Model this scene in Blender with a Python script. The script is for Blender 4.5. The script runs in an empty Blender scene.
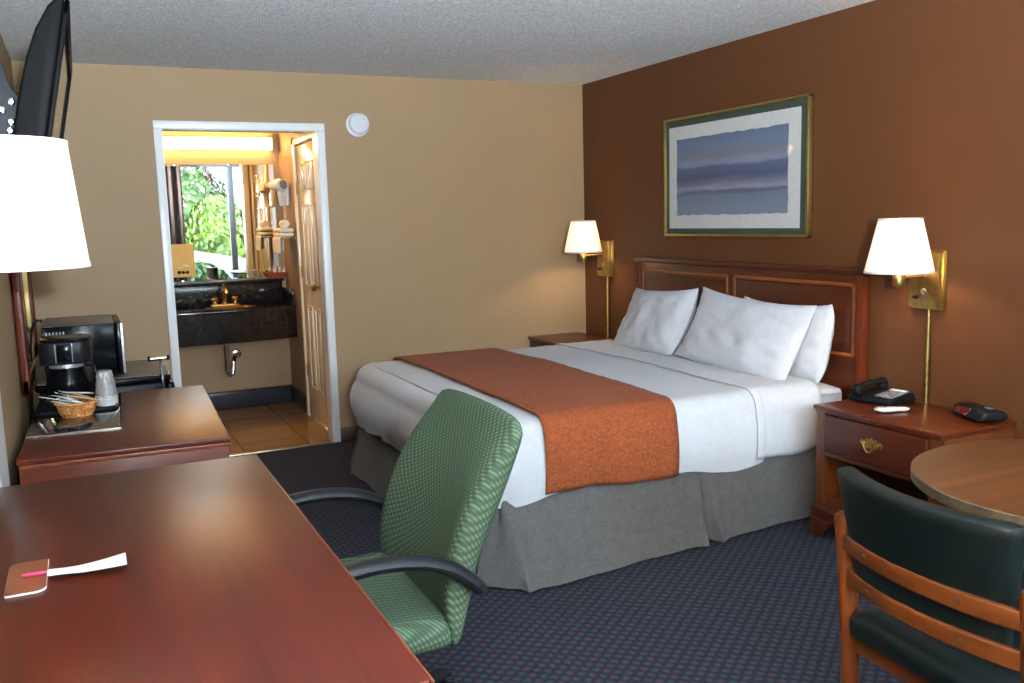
import bpy, bmesh, math, random
from math import sin, cos, pi, radians as R, sqrt
from mathutils import Vector, Matrix, noise as mnoise

random.seed(7)
SC = bpy.context.scene
COL = SC.collection
XL, XR, YF, YB, ZC = -0.265, 3.389, -1.30, 5.925, 2.405     # room shell
YA = 7.50                                                  # alcove rear wall
# ------------------------------------------------------------------ helpers
def lin(c):
    c = c / 255.0
    return c / 12.92 if c <= 0.04045 else ((c + 0.055) / 1.055) ** 2.4
def rgb(t):
    return (lin(t[0]), lin(t[1]), lin(t[2]), 1.0)

class MB:
    """collects geometry, then links it as ONE mesh object"""
    def __init__(s): s.v = []; s.f = []; s.m = []; s.mi = 0
    def add(s, vs, fs, xf=None):
        b = len(s.v)
        for p in vs:
            p = Vector(p)
            s.v.append(xf @ p if xf else p)
        for f in fs:
            s.f.append([b + i for i in f]); s.m.append(s.mi)
        return s
    def box(s, x0, x1, y0, y1, z0, z1, bev=0.0, seg=2, xf=None):
        if x1 < x0: x0, x1 = x1, x0
        if y1 < y0: y0, y1 = y1, y0
        if z1 < z0: z0, z1 = z1, z0
        bm = bmesh.new()
        bmesh.ops.create_cube(bm, size=1)
        for v in bm.verts:
            v.co = Vector((x0 + (v.co.x + .5) * (x1 - x0), y0 + (v.co.y + .5) * (y1 - y0), z0 + (v.co.z + .5) * (z1 - z0)))
        if bev > 0:
            bev = min(bev, .49 * min(x1 - x0, y1 - y0, z1 - z0))
            bmesh.ops.bevel(bm, geom=bm.edges[:], offset=bev, segments=seg, profile=.5, affect='EDGES')
        s._bm(bm, xf); return s
    def _bm(s, bm, xf=None):
        bm.verts.index_update()
        s.add([v.co.copy() for v in bm.verts], [[v.index for v in f.verts] for f in bm.faces], xf)
        bm.free()
    def tube(s, pts, r, n=12, r2=None, up=None, caps=True, closed=False, xf=None):
        """sweep an ellipse (r across, r2 along the frame's up) down a path; r may be a list"""
        pts = [Vector(p) for p in pts]; N = len(pts)
        rr = r if isinstance(r, (list, tuple)) else [r] * N
        r2 = r2 if r2 is not None else rr
        r2 = r2 if isinstance(r2, (list, tuple)) else [r2] * N
        vs, fs = [], []
        prev = None
        for i in range(N):
            a = pts[(i - 1) % N] if (closed or i > 0) else pts[i]
            b = pts[(i + 1) % N] if (closed or i < N - 1) else pts[i]
            t = (b - a)
            t = t.normalized() if t.length > 1e-9 else Vector((0, 0, 1))
            if up is not None: u = Vector(up)
            elif prev is not None: u = prev
            else: u = Vector((0, 0, 1)) if abs(t.z) < .9 else Vector((0, 1, 0))
            u = u - t * u.dot(t)
            if u.length < 1e-6: u = Vector((1, 0, 0)) - t * t.x
            u.normalize(); w = t.cross(u); prev = u
            for k in range(n):
                th = 2 * pi * k / n
                vs.append(pts[i] + w * (rr[i] * cos(th)) + u * (r2[i] * sin(th)))
        M = N if closed else N - 1
        for i in range(M):
            j = (i + 1) % N
            for k in range(n):
                l = (k + 1) % n
                fs.append([i * n + k, i * n + l, j * n + l, j * n + k])
        if caps and not closed:
            fs.append([k for k in range(n)][::-1]); fs.append([(N - 1) * n + k for k in range(n)])
        return s.add(vs, fs, xf)
    def cyl(s, p0, p1, r0, r1=None, n=24, caps=True, xf=None):
        return s.tube([p0, p1], [r0, r1 if r1 is not None else r0], n, caps=caps, xf=xf)
    def lathe(s, prof, c=(0, 0, 0), n=32, sx=1, sy=1, caps=True, xf=None, skew=None):
        vs, fs = [], []
        for (r, z) in prof:
            for k in range(n):
                th = 2 * pi * k / n
                vs.append((c[0] + r * cos(th) * sx, c[1] + r * sin(th) * sy, c[2] + z))
        for i in range(len(prof) - 1):
            for k in range(n):
                l = (k + 1) % n
                fs.append([i * n + k, i * n + l, (i + 1) * n + l, (i + 1) * n + k])
        if caps:
            fs.append(list(range(n))[::-1]); fs.append([(len(prof) - 1) * n + k for k in range(n)])
        return s.add(vs, fs, xf)
    def prism(s, poly, a0, a1, axis='y', bev=0.0, seg=2, xf=None):
        """extrude a 2D outline along an axis; poly is (x,z) for y, (y,z) for x, (x,y) for z"""
        def P(p, a):
            return {'y': (p[0], a, p[1]), 'x': (a, p[0], p[1]), 'z': (p[0], p[1], a)}[axis]
        bm = bmesh.new()
        A = [bm.verts.new(P(p, a0)) for p in poly]; B = [bm.verts.new(P(p, a1)) for p in poly]
        n = len(poly)
        bm.faces.new(A); bm.faces.new(B[::-1])
        for i in range(n):
            bm.faces.new([A[i], B[i], B[(i + 1) % n], A[(i + 1) % n]])
        bmesh.ops.recalc_face_normals(bm, faces=bm.faces[:])
        if bev > 0:
            es = [e for e in bm.edges if len(e.link_faces) == 2 and e.calc_face_angle(0) > .6]
            bmesh.ops.bevel(bm, geom=es, offset=bev, segments=seg, profile=.5, affect='EDGES')
        s._bm(bm, xf); return s
    def rbox(s, hx, hy, hz, r, n=8, fn=None, xf=None):
        """rounded box, optionally deformed by fn(Vector)->Vector"""
        bm = bmesh.new()
        bmesh.ops.create_cube(bm, size=2)
        bmesh.ops.subdivide_edges(bm, edges=bm.edges[:], cuts=n, use_grid_fill=True)
        h = Vector((hx, hy, hz))
        def warp(t):                      # more rings near the rim
            return math.copysign(abs(t) ** .75, t)
        for v in bm.verts:
            p = Vector([warp(v.co[i]) * h[i] for i in range(3)])
            q = Vector([max(-h[i] + r, min(h[i] - r, p[i])) for i in range(3)])
            d = p - q
            if d.length > 1e-9: p = q + d.normalized() * r
            v.co = fn(p) if fn else p
        s._bm(bm, xf); return s
    def grid(s, fn, nu, nv, cu=False, cv=False, xf=None):
        vs = [fn(i, j) for i in range(nu) for j in range(nv)]
        fs = []
        for i in range(nu if cu else nu - 1):
            for j in range(nv if cv else nv - 1):
                a, b = (i + 1) % nu, (j + 1) % nv
                fs.append([i * nv + j, a * nv + j, a * nv + b, i * nv + b])
        return s.add(vs, fs, xf)
    def build(s, name, mat, parent=None, smooth=True, loc=None, rot=None, angle=35, fixn=True):
        me = bpy.data.meshes.new(name)
        me.from_pydata([tuple(v) for v in s.v], [], s.f)
        mats = mat if isinstance(mat, (list, tuple)) else [mat]
        for m in mats: me.materials.append(m)
        if len(mats) > 1:
            for p, i in zip(me.polygons, s.m): p.material_index = i
        if fixn:
            bm = bmesh.new(); bm.from_mesh(me)
            bmesh.ops.recalc_face_normals(bm, faces=bm.faces[:])
            bm.to_mesh(me); bm.free()
        if smooth:
            for p in me.polygons: p.use_smooth = True
            me.set_sharp_from_angle(angle=R(angle))
        me.update()
        o = bpy.data.objects.new(name, me); COL.objects.link(o)
        if parent: o.parent = parent
        if loc: o.location = loc
        if rot: o.rotation_euler = rot
        return o

def tag(o, label=None, cat=None, group=None, kind=None):
    if label: o['label'] = label
    if cat: o['category'] = cat
    if group: o['group'] = group
    if kind: o['kind'] = kind
    return o
def thing(name, label, cat, loc=(0, 0, 0), rz=0.0, group=None):
    o = bpy.data.objects.new(name, None); COL.objects.link(o)
    o.empty_display_size = .05
    o.location = loc; o.rotation_euler = (0, 0, rz)
    return tag(o, label, cat, group)
def struct(mb, name, mat, label=None, parent=None, smooth=False):
    o = mb.build(name, mat, parent, smooth=smooth)
    if parent is None: tag(o, label, None, None, 'structure')
    return o
def copy_tree(o, parent=None):
    c = o.copy(); COL.objects.link(c)
    if parent: c.parent = parent
    for ch in list(o.children): copy_tree(ch, c)
    return c

# ---------------------------------------------------------------- materials
class NT:
    def __init__(s, name):
        s.m = bpy.data.materials.new(name); s.m.use_nodes = True
        s.t = s.m.node_tree; s.t.nodes.clear()
        s.out = s.n('ShaderNodeOutputMaterial')
    def n(s, typ, **kw):
        nd = s.t.nodes.new(typ)
        for k, v in kw.items(): setattr(nd, k, v)
        return nd
    def l(s, a, b): s.t.links.new(a, b)
    def coords(s, scale=(1, 1, 1), kind='Object', rot=(0, 0, 0)):
        tc = s.n('ShaderNodeTexCoord'); mp = s.n('ShaderNodeMapping')
        mp.inputs['Scale'].default_value = scale; mp.inputs['Rotation'].default_value = rot
        s.l(tc.outputs[kind], mp.inputs['Vector']); return mp.outputs['Vector']
    def noise(s, vec, scale, detail=3, rough=.5, dist=0):
        nd = s.n('ShaderNodeTexNoise'); nd.inputs['Scale'].default_value = scale
        nd.inputs['Detail'].default_value = detail; nd.inputs['Roughness'].default_value = rough
        nd.inputs['Distortion'].default_value = dist
        s.l(vec, nd.inputs['Vector']); return nd.outputs['Fac']
    def ramp(s, fac, stops):
        nd = s.n('ShaderNodeValToRGB'); e = nd.color_ramp.elements
        e[0].position, e[0].color = stops[0][0], rgb(stops[0][1])
        e[1].position, e[1].color = stops[-1][0], rgb(stops[-1][1])
        for p, c in stops[1:-1]:
            x = e.new(p); x.color = rgb(c)
        s.l(fac, nd.inputs['Fac']); return nd.outputs['Color']
    def math(s, op, a, b=None, c=None):
        nd = s.n('ShaderNodeMath', operation=op)
        for i, x in enumerate((a, b, c)):
            if x is None: continue
            if isinstance(x, (int, float)): nd.inputs[i].default_value = x
            else: s.l(x, nd.inputs[i])
        return nd.outputs[0]
    def mix(s, fac, a, b):
        nd = s.n('ShaderNodeMix', data_type='RGBA')
        if isinstance(fac, (int, float)): nd.inputs[0].default_value = fac
        else: s.l(fac, nd.inputs[0])
        for i, x in ((6, a), (7, b)):
            if isinstance(x, tuple): nd.inputs[i].default_value = rgb(x)
            else: s.l(x, nd.inputs[i])
        return nd.outputs[2]
    def bump(s, h, strength, dist=.002):
        nd = s.n('ShaderNodeBump'); nd.inputs['Strength'].default_value = strength
        nd.inputs['Distance'].default_value = dist
        s.l(h, nd.inputs['Height']); return nd.outputs['Normal']
    def bsdf(s, col=None, rough=.5, metal=0.0, nrm=None, coat=0, coat_r=.1, spec=None, sheen=0, emis=None, estr=0, trans=0):
        b = s.n('ShaderNodeBsdfPrincipled')
        if isinstance(col, tuple): b.inputs['Base Color'].default_value = rgb(col)
        elif col is not None: s.l(col, b.inputs['Base Color'])
        if isinstance(rough, (int, float)): b.inputs['Roughness'].default_value = rough
        else: s.l(rough, b.inputs['Roughness'])
        b.inputs['Metallic'].default_value = metal
        b.inputs['Coat Weight'].default_value = coat; b.inputs['Coat Roughness'].default_value = coat_r
        if spec is not None: b.inputs['Specular IOR Level'].default_value = spec
        b.inputs['Sheen Weight'].default_value = sheen
        b.inputs['Transmission Weight'].default_value = trans
        if emis:
            b.inputs['Emission Color'].default_value = rgb(emis); b.inputs['Emission Strength'].default_value = estr
        if nrm is not None: s.l(nrm, b.inputs['Normal'])
        s.l(b.outputs[0], s.out.inputs['Surface']); return b

def plain(name, col, rough=.5, metal=0.0, var=.06, scale=40, bump=0.0, bscale=None, **kw):
    t = NT(name); v = t.coords()
    f = t.noise(v, scale, 3)
    c2 = tuple(min(255, c * (1 + var)) for c in col); c1 = tuple(c * (1 - var) for c in col)
    c = t.ramp(f, [(.3, c1), (.7, c2)])
    n = t.bump(t.noise(v, bscale or scale * 3, 3), bump) if bump else None
    t.bsdf(c, rough, metal, n, **kw); return t.m
def wood(name, dark, light, axis='x', scale=14, rough=.3, coat=.25, coat_r=.15, contrast=(.35, .68), stretch=.07, spec=None):
    t = NT(name)
    sc = [1, 1, 1]; sc['xyz'.index(axis)] = stretch
    v = t.coords(tuple(sc))
    f = t.noise(v, scale, 6, .6, .6)
    f2 = t.noise(v, scale * 7, 3, .7)
    ff = t.math('MULTIPLY_ADD', f2, .28, t.math('MULTIPLY', f, .8))
    c = t.ramp(ff, [(contrast[0], dark), (contrast[1], light)])
    t.bsdf(c, rough, coat=coat, coat_r=coat_r, spec=spec, nrm=t.bump(f2, .04, .001)); return t.m
def weave(name, dark, light, scale=350, rough=.9, bump=.25, sheen=.15, big=.25):
    t = NT(name); v = t.coords()
    a = t.noise(t.coords((1, .3, 1)), scale, 2); b = t.noise(t.coords((.3, 1, .4)), scale, 2)
    g = t.noise(v, 30, 3)
    f = t.math('ADD', t.math('MULTIPLY', t.math('ADD', a, b), .5 * (1 - big)), t.math('MULTIPLY', g, big))
    c = t.ramp(f, [(.33, dark), (.67, light)])
    t.bsdf(c, rough, nrm=t.bump(f, bump, .001), sheen=sheen * .3, spec=.12); return t.m

# walls
def m_wall(name, col, rough=.62):
    t = NT(name); v = t.coords()
    st = t.noise(t.coords((1, 1, .08)), 90, 3)
    f = t.math('ADD', t.math('MULTIPLY', st, .5), t.math('MULTIPLY', t.noise(v, 2.2, 2), .5))
    c = t.ramp(f, [(.3, tuple(x * .98 for x in col)), (.7, tuple(min(255, x * 1.02) for x in col))])
    t.bsdf(c, rough, nrm=t.bump(t.noise(v, 260, 2), .10, .001), spec=.35); return t.m
M = {}
M['beige'] = m_wall('beige_wallpaper', (156, 130, 98))
M['brown'] = m_wall('brown_wallpaper', (84, 49, 24), .55)
def m_ceiling():
    t = NT('popcorn_ceiling'); v = t.coords()
    n1 = t.noise(v, 75, 3, .7); n2 = t.noise(v, 150, 2, .6)
    c = t.ramp(n1, [(.3, (200, 201, 204)), (.7, (255, 255, 255))])
    t.bsdf(c, .95, nrm=t.bump(t.math('ADD', n1, n2), .8, .012), spec=.1); return t.m
M['ceiling'] = m_ceiling()
def m_carpet():
    t = NT('patterned_carpet')
    tc = t.n('ShaderNodeTexCoord'); sp = t.n('ShaderNodeSeparateXYZ'); t.l(tc.outputs['Object'], sp.inputs[0])
    v = tc.outputs['Object']
    k = 2 * pi / .056
    wob = t.math('MULTIPLY', t.math('SUBTRACT', t.noise(v, 70, 3, .7), .5), 4.5)
    sx = t.math('COSINE', t.math('ADD', t.math('MULTIPLY', sp.outputs[0], k), wob))
    sy = t.math('COSINE', t.math('ADD', t.math('MULTIPLY', sp.outputs[1], k * 1.25), wob))
    sy2 = t.math('COSINE', t.math('ADD', t.math('MULTIPLY', sp.outputs[1], k * 1.25), pi))
    fib = t.noise(v, 420, 2, .8)
    teal = t.math('ADD', t.math('MULTIPLY', t.math('ADD', sx, t.math('MULTIPLY', sy, .7)), .35), t.math('MULTIPLY', t.math('SUBTRACT', fib, .5), 1.6))
    mauv = t.math('ADD', t.math('MULTIPLY', t.math('SUBTRACT', t.math('MULTIPLY', sy2, .7), sx), .35), t.math('MULTIPLY', t.math('SUBTRACT', fib, .5), 1.6))
    def clampr(x, lo, hi):
        nd = t.n('ShaderNodeMapRange'); nd.clamp = True
        nd.inputs['From Min'].default_value = lo; nd.inputs['From Max'].default_value = hi
        t.l(x, nd.inputs['Value']); return nd.outputs[0]
    base = t.ramp(fib, [(.25, (22, 23, 31)), (.75, (50, 50, 61))])
    c = t.mix(clampr(mauv, .05, .9), base, (88, 76, 82))
    c = t.mix(clampr(teal, .05, .9), c, (62, 84, 96))
    t.bsdf(c, .95, nrm=t.bump(fib, .5, .004), spec=.05); return t.m
M['carpet'] = m_carpet()
def m_tile(name, col, grout, size, off=(0, 0, 0), rough=.25, mortar=.012, var=.08, plane='xy'):
    t = NT(name); tc = t.n('ShaderNodeTexCoord'); mp = t.n('ShaderNodeMapping')
    mp.inputs['Location'].default_value = off
    if plane == 'xz': mp.inputs['Rotation'].default_value = (R(90), 0, 0)
    t.l(tc.outputs['Object'], mp.inputs[0])
    b = t.n('ShaderNodeTexBrick'); b.offset = 0; b.squash = 1
    b.inputs['Scale'].default_value = 1.0 / size; b.inputs['Mortar Size'].default_value = mortar
    b.inputs['Brick Width'].default_value = 1; b.inputs['Row Height'].default_value = 1
    b.inputs['Color1'].default_value = rgb(tuple(x * (1 - var) for x in col)); b.inputs['Color2'].default_value = rgb(tuple(min(255, x * (1 + var)) for x in col))
    b.inputs['Mortar'].default_value = rgb(grout)
    t.l(mp.outputs[0], b.inputs['Vector'])
    n = t.noise(tc.outputs['Object'], 9, 4)
    c = t.mix(t.math('MULTIPLY', n, .35), b.outputs['Color'], tuple(x * .75 for x in col))
    t.bsdf(c, rough, nrm=t.bump(t.math('SUBTRACT', 1.0, b.outputs['Fac']), .3, .002)); return t.m
M['tile'] = m_tile('tan_floor_tile', (158, 116, 68), (128, 90, 54), .42, (-.855, -6.2, 0), .22)
M['slate'] = m_tile('slate_blue_base_tile', (49, 55, 65), (33, 35, 39), .33, (-.83, 0, 0), .2, .01, .1, 'xz')
M['white_paint'] = plain('white_gloss_paint', (226, 228, 230), .3, var=.015, scale=6)
M['door_paint'] = plain('cream_door_paint', (232, 222, 196), .16, var=.015, scale=5, spec=.6)
M['base_dark'] = plain('dark_brown_vinyl_base', (62, 36, 26), .45)
M['steel_strip'] = plain('threshold_metal', (190, 180, 160), .3, 1.0)
M['mahog'] = wood('mahogany_laminate_top', (52, 16, 8), (77, 26, 14), 'y', 12, .34, .0, .22, stretch=.06, spec=.32)
M['mahog_x'] = wood('mahogany_side', (58, 18, 5), (94, 36, 10), 'x', 14, .36, .0, spec=.25)
M['mahog_z'] = wood('mahogany_upright', (56, 18, 5), (91, 37, 13), 'z', 14, .34, .05, spec=.3)
M['mahog_y'] = wood('mahogany_headboard', (48, 20, 9), (82, 38, 16), 'y', 11, .28, .15)
M['mahog_edge'] = wood('mahogany_moulding', (80, 34, 18), (112, 56, 32), 'y', 14, .34, .0, spec=.3)
M['screw'] = plain('dull_bronze_screw', (92, 72, 46), .5, .6)
M['hb_highlight'] = wood('headboard_highlight_moulding', (96, 46, 20), (138, 76, 36), 'y', 14, .3, .15)  # moulding lightened to orange: its highlight is put into the colour
M['night_top'] = wood('nightstand_cherry_top', (60, 20, 7), (91, 38, 15), 'y', 12, .30, .08, spec=.35)
M['night_side'] = wood('nightstand_cherry_side', (64, 27, 7), (99, 49, 17), 'z', 12, .35, .2)
M['night_front'] = wood('nightstand_cherry_front', (54, 19, 7), (77, 30, 13), 'y', 12, .34, .08, spec=.3)
M['inside_dark'] = plain('dark_cabinet_inside', (40, 19, 10), .6)
M['oak'] = wood('honey_oak_frame', (64, 28, 7), (102, 52, 18), 'z', 12, .4, .0, spec=.3)
M['oak_y'] = wood('honey_oak_rails', (65, 29, 7), (105, 54, 19), 'y', 12, .4, .0, spec=.3)
M['ttop'] = wood('brown_wood_grain_laminate', (64, 35, 15), (101, 61, 32), 'x', 16, .42, 0, stretch=.05, spec=.2)
M['tedge'] = plain('worn_dark_table_edge', (74, 62, 48), .5, var=.2)
M['white_cloth'] = weave('white_bed_linen', (184, 188, 195), (202, 206, 213), 500, .85, .06, .1, .3)
M['pillow_cloth'] = weave('white_pillow_cotton', (180, 183, 190), (198, 201, 208), 420, .85, .08, .1, .3)
M['quilt'] = weave('quilted_mattress_side', (188, 190, 196), (210, 212, 218), 60, .85, .5, .1, .2)
M['grey_linen'] = weave('grey_linen_skirt', (72, 72, 73), (95, 95, 95), 260, .9, .3)
M['rust'] = weave('rust_orange_runner', (104, 52, 28), (158, 86, 52), 300, .9, .35, .1, .08)
M['black_plastic'] = plain('black_plastic', (22, 22, 24), .35, var=.1, spec=.10)
M['black_gloss'] = plain('gloss_black_plastic', (8, 9, 13), .16, var=.1, spec=.10)
M['black_matte'] = plain('matte_black_plastic', (26, 27, 30), .6, var=.1, bump=.05, spec=.10)
M['arm_black'] = plain('dark_grey_chair_arm', (22, 24, 29), .42, var=.1, spec=.2)
M['tv_black'] = plain('black_television_shell', (7, 7, 8), .5, var=.1, spec=.03)
M['screen'] = plain('dark_screen_glass', (16, 16, 18), .06, var=.02, spec=.8)
M['mount'] = plain('blue_grey_bracket_metal', (11, 13, 20), .6, 0, spec=.15)
M['bolt'] = plain('bright_bolt_steel', (210, 212, 216), .25, 1.0)
M['chrome'] = plain('chrome', (205, 205, 205), .15, 1.0)
M['brass'] = plain('satin_brass', (182, 152, 92), .3, 1.0, var=.08)
M['brass_dull'] = plain('aged_brass', (150, 124, 76), .35, 1.0, var=.15)
M['gold'] = plain('gold_frame', (188, 168, 108), .34, 1.0)
M['green_vinyl'] = plain('dark_green_vinyl', (5, 15, 15), .46, var=.12, bump=.06, bscale=300, spec=.3)
M['silver_plastic'] = plain('silver_trim', (170, 172, 178), .35, .7)
M['fridge_top'] = plain('grey_top_reflection', (86, 82, 78), .32, var=.05)
M['white_plastic'] = plain('white_plastic', (216, 216, 212), .35, var=.02)
M['grey_plastic'] = plain('grey_plastic', (120, 122, 126), .4)
M['detector'] = plain('detector_white_plastic', (204, 206, 214), .45, var=.02)
M['red_frame'] = wood('red_mahogany_mirror_frame', (58, 16, 10), (97, 35, 22), 'z', 14, .22, .5)
M['mirror'] = plain('silvered_mirror', (244, 246, 244), .0, 1.0, var=0)
M['wicker'] = plain('woven_wicker', (176, 120, 66), .7, var=.25, scale=60, bump=.4)
M['wicker_red'] = plain('red_brown_wicker', (140, 70, 36), .7, var=.25, scale=60, bump=.4)
M['paper_white'] = plain('white_paper', (240, 238, 240), .7, var=.02)
M['packet_green'] = plain('green_packet', (90, 130, 90), .5)
M['packet_red'] = plain('brick_red_packet', (150, 70, 50), .5)
M['packet_tan'] = plain('tan_packet', (206, 176, 140), .5)
M['pink'] = plain('pink_plastic', (214, 60, 120), .35)
M['coaster'] = wood('tan_leatherette_coaster', (106, 56, 33), (127, 72, 44), 'x', 30, .4, .1, stretch=.4)
M['cup'] = plain('white_foam_cup', (185, 183, 180), .6)
M['towel'] = plain('white_terry_towel', (236, 232, 220), .95, var=.04, bump=.5, bscale=250)
M['granite'] = None
def m_granite():
    t = NT('black_granite'); v = t.coords()
    f = t.noise(v, 130, 4, .8); g = t.noise(v, 30, 3)
    c = t.ramp(t.math('ADD', t.math('MULTIPLY', f, .7), t.math('MULTIPLY', g, .3)), [(.45, (22, 20, 21)), (.6, (46, 38, 34)), (.72, (92, 80, 70))])
    t.bsdf(c, .14); return t.m
M['granite'] = m_granite()
def m_slab():
    t = NT('polished_dark_marble'); v = t.coords()
    f = t.noise(v, 9, 6, .65, 1.2)
    c = t.ramp(f, [(.4, (18, 17, 19)), (.55, (44, 40, 40)), (.68, (90, 84, 82))])
    t.bsdf(c, .05, spec=.9, coat=.6, coat_r=.02); return t.m
M['slab'] = m_slab()
def m_fabric_green():
    t = NT('green_dotted_upholstery')
    v = t.coords((1, 1, 1))
    sp = t.n('ShaderNodeSeparateXYZ'); t.l(v, sp.inputs[0])
    k = 2 * pi / .021
    a = t.math('SINE', t.math('MULTIPLY', t.math('ADD', sp.outputs[0], sp.outputs[1]), k))
    b = t.math('SINE', t.math('MULTIPLY', t.math('MULTIPLY_ADD', sp.outputs[0], .75, sp.outputs[2]), k))
    d = t.math('MULTIPLY_ADD', t.math('MULTIPLY', a, b), -.30, .5)
    fib = t.noise(v, 500, 2)
    x = t.math('ADD', d, t.math('MULTIPLY', t.math('SUBTRACT', fib, .5), .2))
    c = t.ramp(x, [(.26, (86, 104, 84)), (.42, (63, 80, 65)), (.70, (52, 68, 55))])
    t.bsdf(c, .88, nrm=t.bump(t.math('SUBTRACT', 1.0, d), .25, .003), spec=.1); return t.m
M['green_fabric'] = m_fabric_green()
def m_shade(name, col, trans, glow=0.0):
    t = NT(name); v = t.coords((1, 1, 1))
    f = t.noise(t.coords((1, 1, .15)), 160, 2)
    c = t.ramp(f, [(.3, tuple(x * .97 for x in col)), (.7, col)])
    d = t.n('ShaderNodeBsdfDiffuse'); tr = t.n('ShaderNodeBsdfTranslucent'); mx = t.n('ShaderNodeMixShader')
    t.l(c, d.inputs[0]); t.l(c, tr.inputs[0]); mx.inputs[0].default_value = trans
    t.l(d.outputs[0], mx.inputs[1]); t.l(tr.outputs[0], mx.inputs[2]); t.l(mx.outputs[0], t.out.inputs[0]); return t.m
M['shade'] = m_shade('white_lamp_shade', (250, 244, 234), .11)
M['shade_trim'] = plain('shade_edge_tape', (194, 188, 185), .8)
def m_emit(name, col, strength):
    t = NT(name); e = t.n('ShaderNodeEmission'); e.inputs[0].default_value = rgb(col); e.inputs[1].default_value = strength
    t.l(e.outputs[0], t.out.inputs[0]); return t.m
M['tube'] = m_emit('vanity_light_diffuser', (255, 200, 128), 17.0)
M['bulb'] = m_emit('warm_bulb', (255, 214, 150), 8.0)
M['led'] = m_emit('red_clock_digits', (255, 26, 44), .16)
def m_glass():
    t = NT('window_glass'); g = t.n('ShaderNodeBsdfTransparent'); gl = t.n('ShaderNodeBsdfGlossy'); mx = t.n('ShaderNodeMixShader')
    g.inputs[0].default_value = (.96, .98, .97, 1); gl.inputs['Roughness'].default_value = 0; mx.inputs[0].default_value = .05
    t.l(g.outputs[0], mx.inputs[1]); t.l(gl.outputs[0], mx.inputs[2]); t.l(mx.outputs[0], t.out.inputs[0]); return t.m
M['glass'] = m_glass()
M['clear'] = m_glass(); M['clear'].name = 'clear_acrylic'
M['bronze_frame'] = plain('grey_aluminium_frame', (120, 124, 132), .4, .5)
M['curtain'] = plain('dark_brown_curtain', (43, 26, 15), .85, var=.12, bump=.2)
M['mat_green'] = plain('dark_green_mat_board', (44, 60, 48), .7, var=.05, coat=.22, coat_r=.03)
M['mat_white'] = plain('white_mat_board', (178, 178, 176), .7, var=.02, coat=.22, coat_r=.03)
def m_art():
    t = NT('blue_wash_painting'); v = t.coords()
    sp = t.n('ShaderNodeSeparateXYZ'); t.l(v, sp.inputs[0])
    wob = t.noise(t.coords((1, 1.2, 14)), 2.6, 5, .7, .2)
    h = t.math('ADD', sp.outputs[2], t.math('MULTIPLY', t.math('SUBTRACT', wob, .5), .07))
    hh = t.math('DIVIDE', t.math('SUBTRACT', h, 1.445), .463)
    c = t.ramp(hh, [(0.0, (112, 122, 136)), (.12, (104, 116, 134)), (.25, (94, 104, 126)), (.30, (62, 74, 106)), (.34, (132, 134, 146)),
                    (.40, (92, 92, 112)), (.48, (52, 62, 96)), (.60, (66, 78, 108)), (.65, (118, 130, 150)), (.73, (108, 106, 116)),
                    (.84, (92, 108, 132)), (1.0, (78, 98, 128))])
    g = t.noise(t.coords((1, 14, 3)), 3, 5, .7)
    c = t.mix(t.math('MULTIPLY', g, .5), c, (92, 98, 116))
    t.bsdf(c, .6, coat=.22, coat_r=.03); return t.m
M['art'] = m_art()
M['yellow_card'] = plain('yellow_card', (226, 182, 84), .5, var=.03)
M['brown_print'] = plain('brown_print', (120, 84, 44), .6)
M['leaf'] = None
def m_leaf(name, a, b):
    t = NT(name); v = t.coords()
    c = t.ramp(t.noise(v, 3.5, 4, .7), [(.3, a), (.7, b)])
    t.bsdf(c, .6, spec=.3); return t.m
M['leaf'] = m_leaf('yellow_green_leaves', (30, 46, 10), (88, 106, 26))  # yellower green leaf tones
M['leaf2'] = m_leaf('deep_green_leaves', (20, 36, 10), (54, 76, 24))
M['blossom'] = plain('pink_blossom', (196, 88, 132), .7, var=.2)
M['lawn'] = plain('green_groundcover', (52, 76, 36), .9, var=.35, scale=6)
M['path'] = plain('pale_concrete_path', (150, 146, 136), .9)
M['fence'] = plain('whitewashed_garden_wall', (111, 108, 102), .9)

# ---------------------------------------------------------------- room shell
T = .12
struct(MB().box(XL - T, XR + T, YF - T, YB, -.1, 0), 'floor', M['carpet'], 'navy carpet with small teal and mauve dots across the bedroom')
struct(MB().box(XL - T, 1.49 + T, YB, YA + T, -.1, 0), 'floor_alcove', M['tile'], 'tan ceramic tile floor of the vanity alcove')
struct(MB().box(XL - T, XR + T, YF - T, YA + T, ZC, ZC + .1), 'ceiling', M['ceiling'], 'off-white popcorn textured ceiling')
DX0, DX1, DZ = .492, 1.433, 2.048
struct(MB().box(XL - T, DX0, YB, YB + T, 0, ZC).box(DX1, XR + T, YB, YB + T, 0, ZC).box(DX0, DX1, YB, YB + T, DZ, ZC),
       'wall_back', M['beige'], 'beige wall with the white cased opening into the vanity alcove')
struct(MB().box(XR, XR + T, YF, YB, 0, ZC), 'wall_right', M['brown'], 'chocolate brown accent wall behind the headboard')
struct(MB().box(XL - T, XL, YF, YA, 0, ZC), 'wall_left', M['beige'], 'beige wall with the television bracket and framed mirror')
WX0, WX1, WZ0, WZ1 = .30, 3.30, .10, 2.40
struct(MB().box(XL - T, WX0, YF - T, YF, 0, ZC).box(WX1, XR + T, YF - T, YF, 0, ZC).box(WX0, WX1, YF - T, YF, 0, WZ0).box(WX0, WX1, YF - T, YF, WZ1, ZC),
       'wall_front', M['beige'], 'beige wall around the wide garden window')
struct(MB().box(XL, 1.49, YA, YA + T, 0, ZC), 'wall_alcove_back', M['beige'], 'beige wall behind the vanity mirror')
AD0, AD1 = 6.24, 6.86                                        # side door of the alcove
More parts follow.
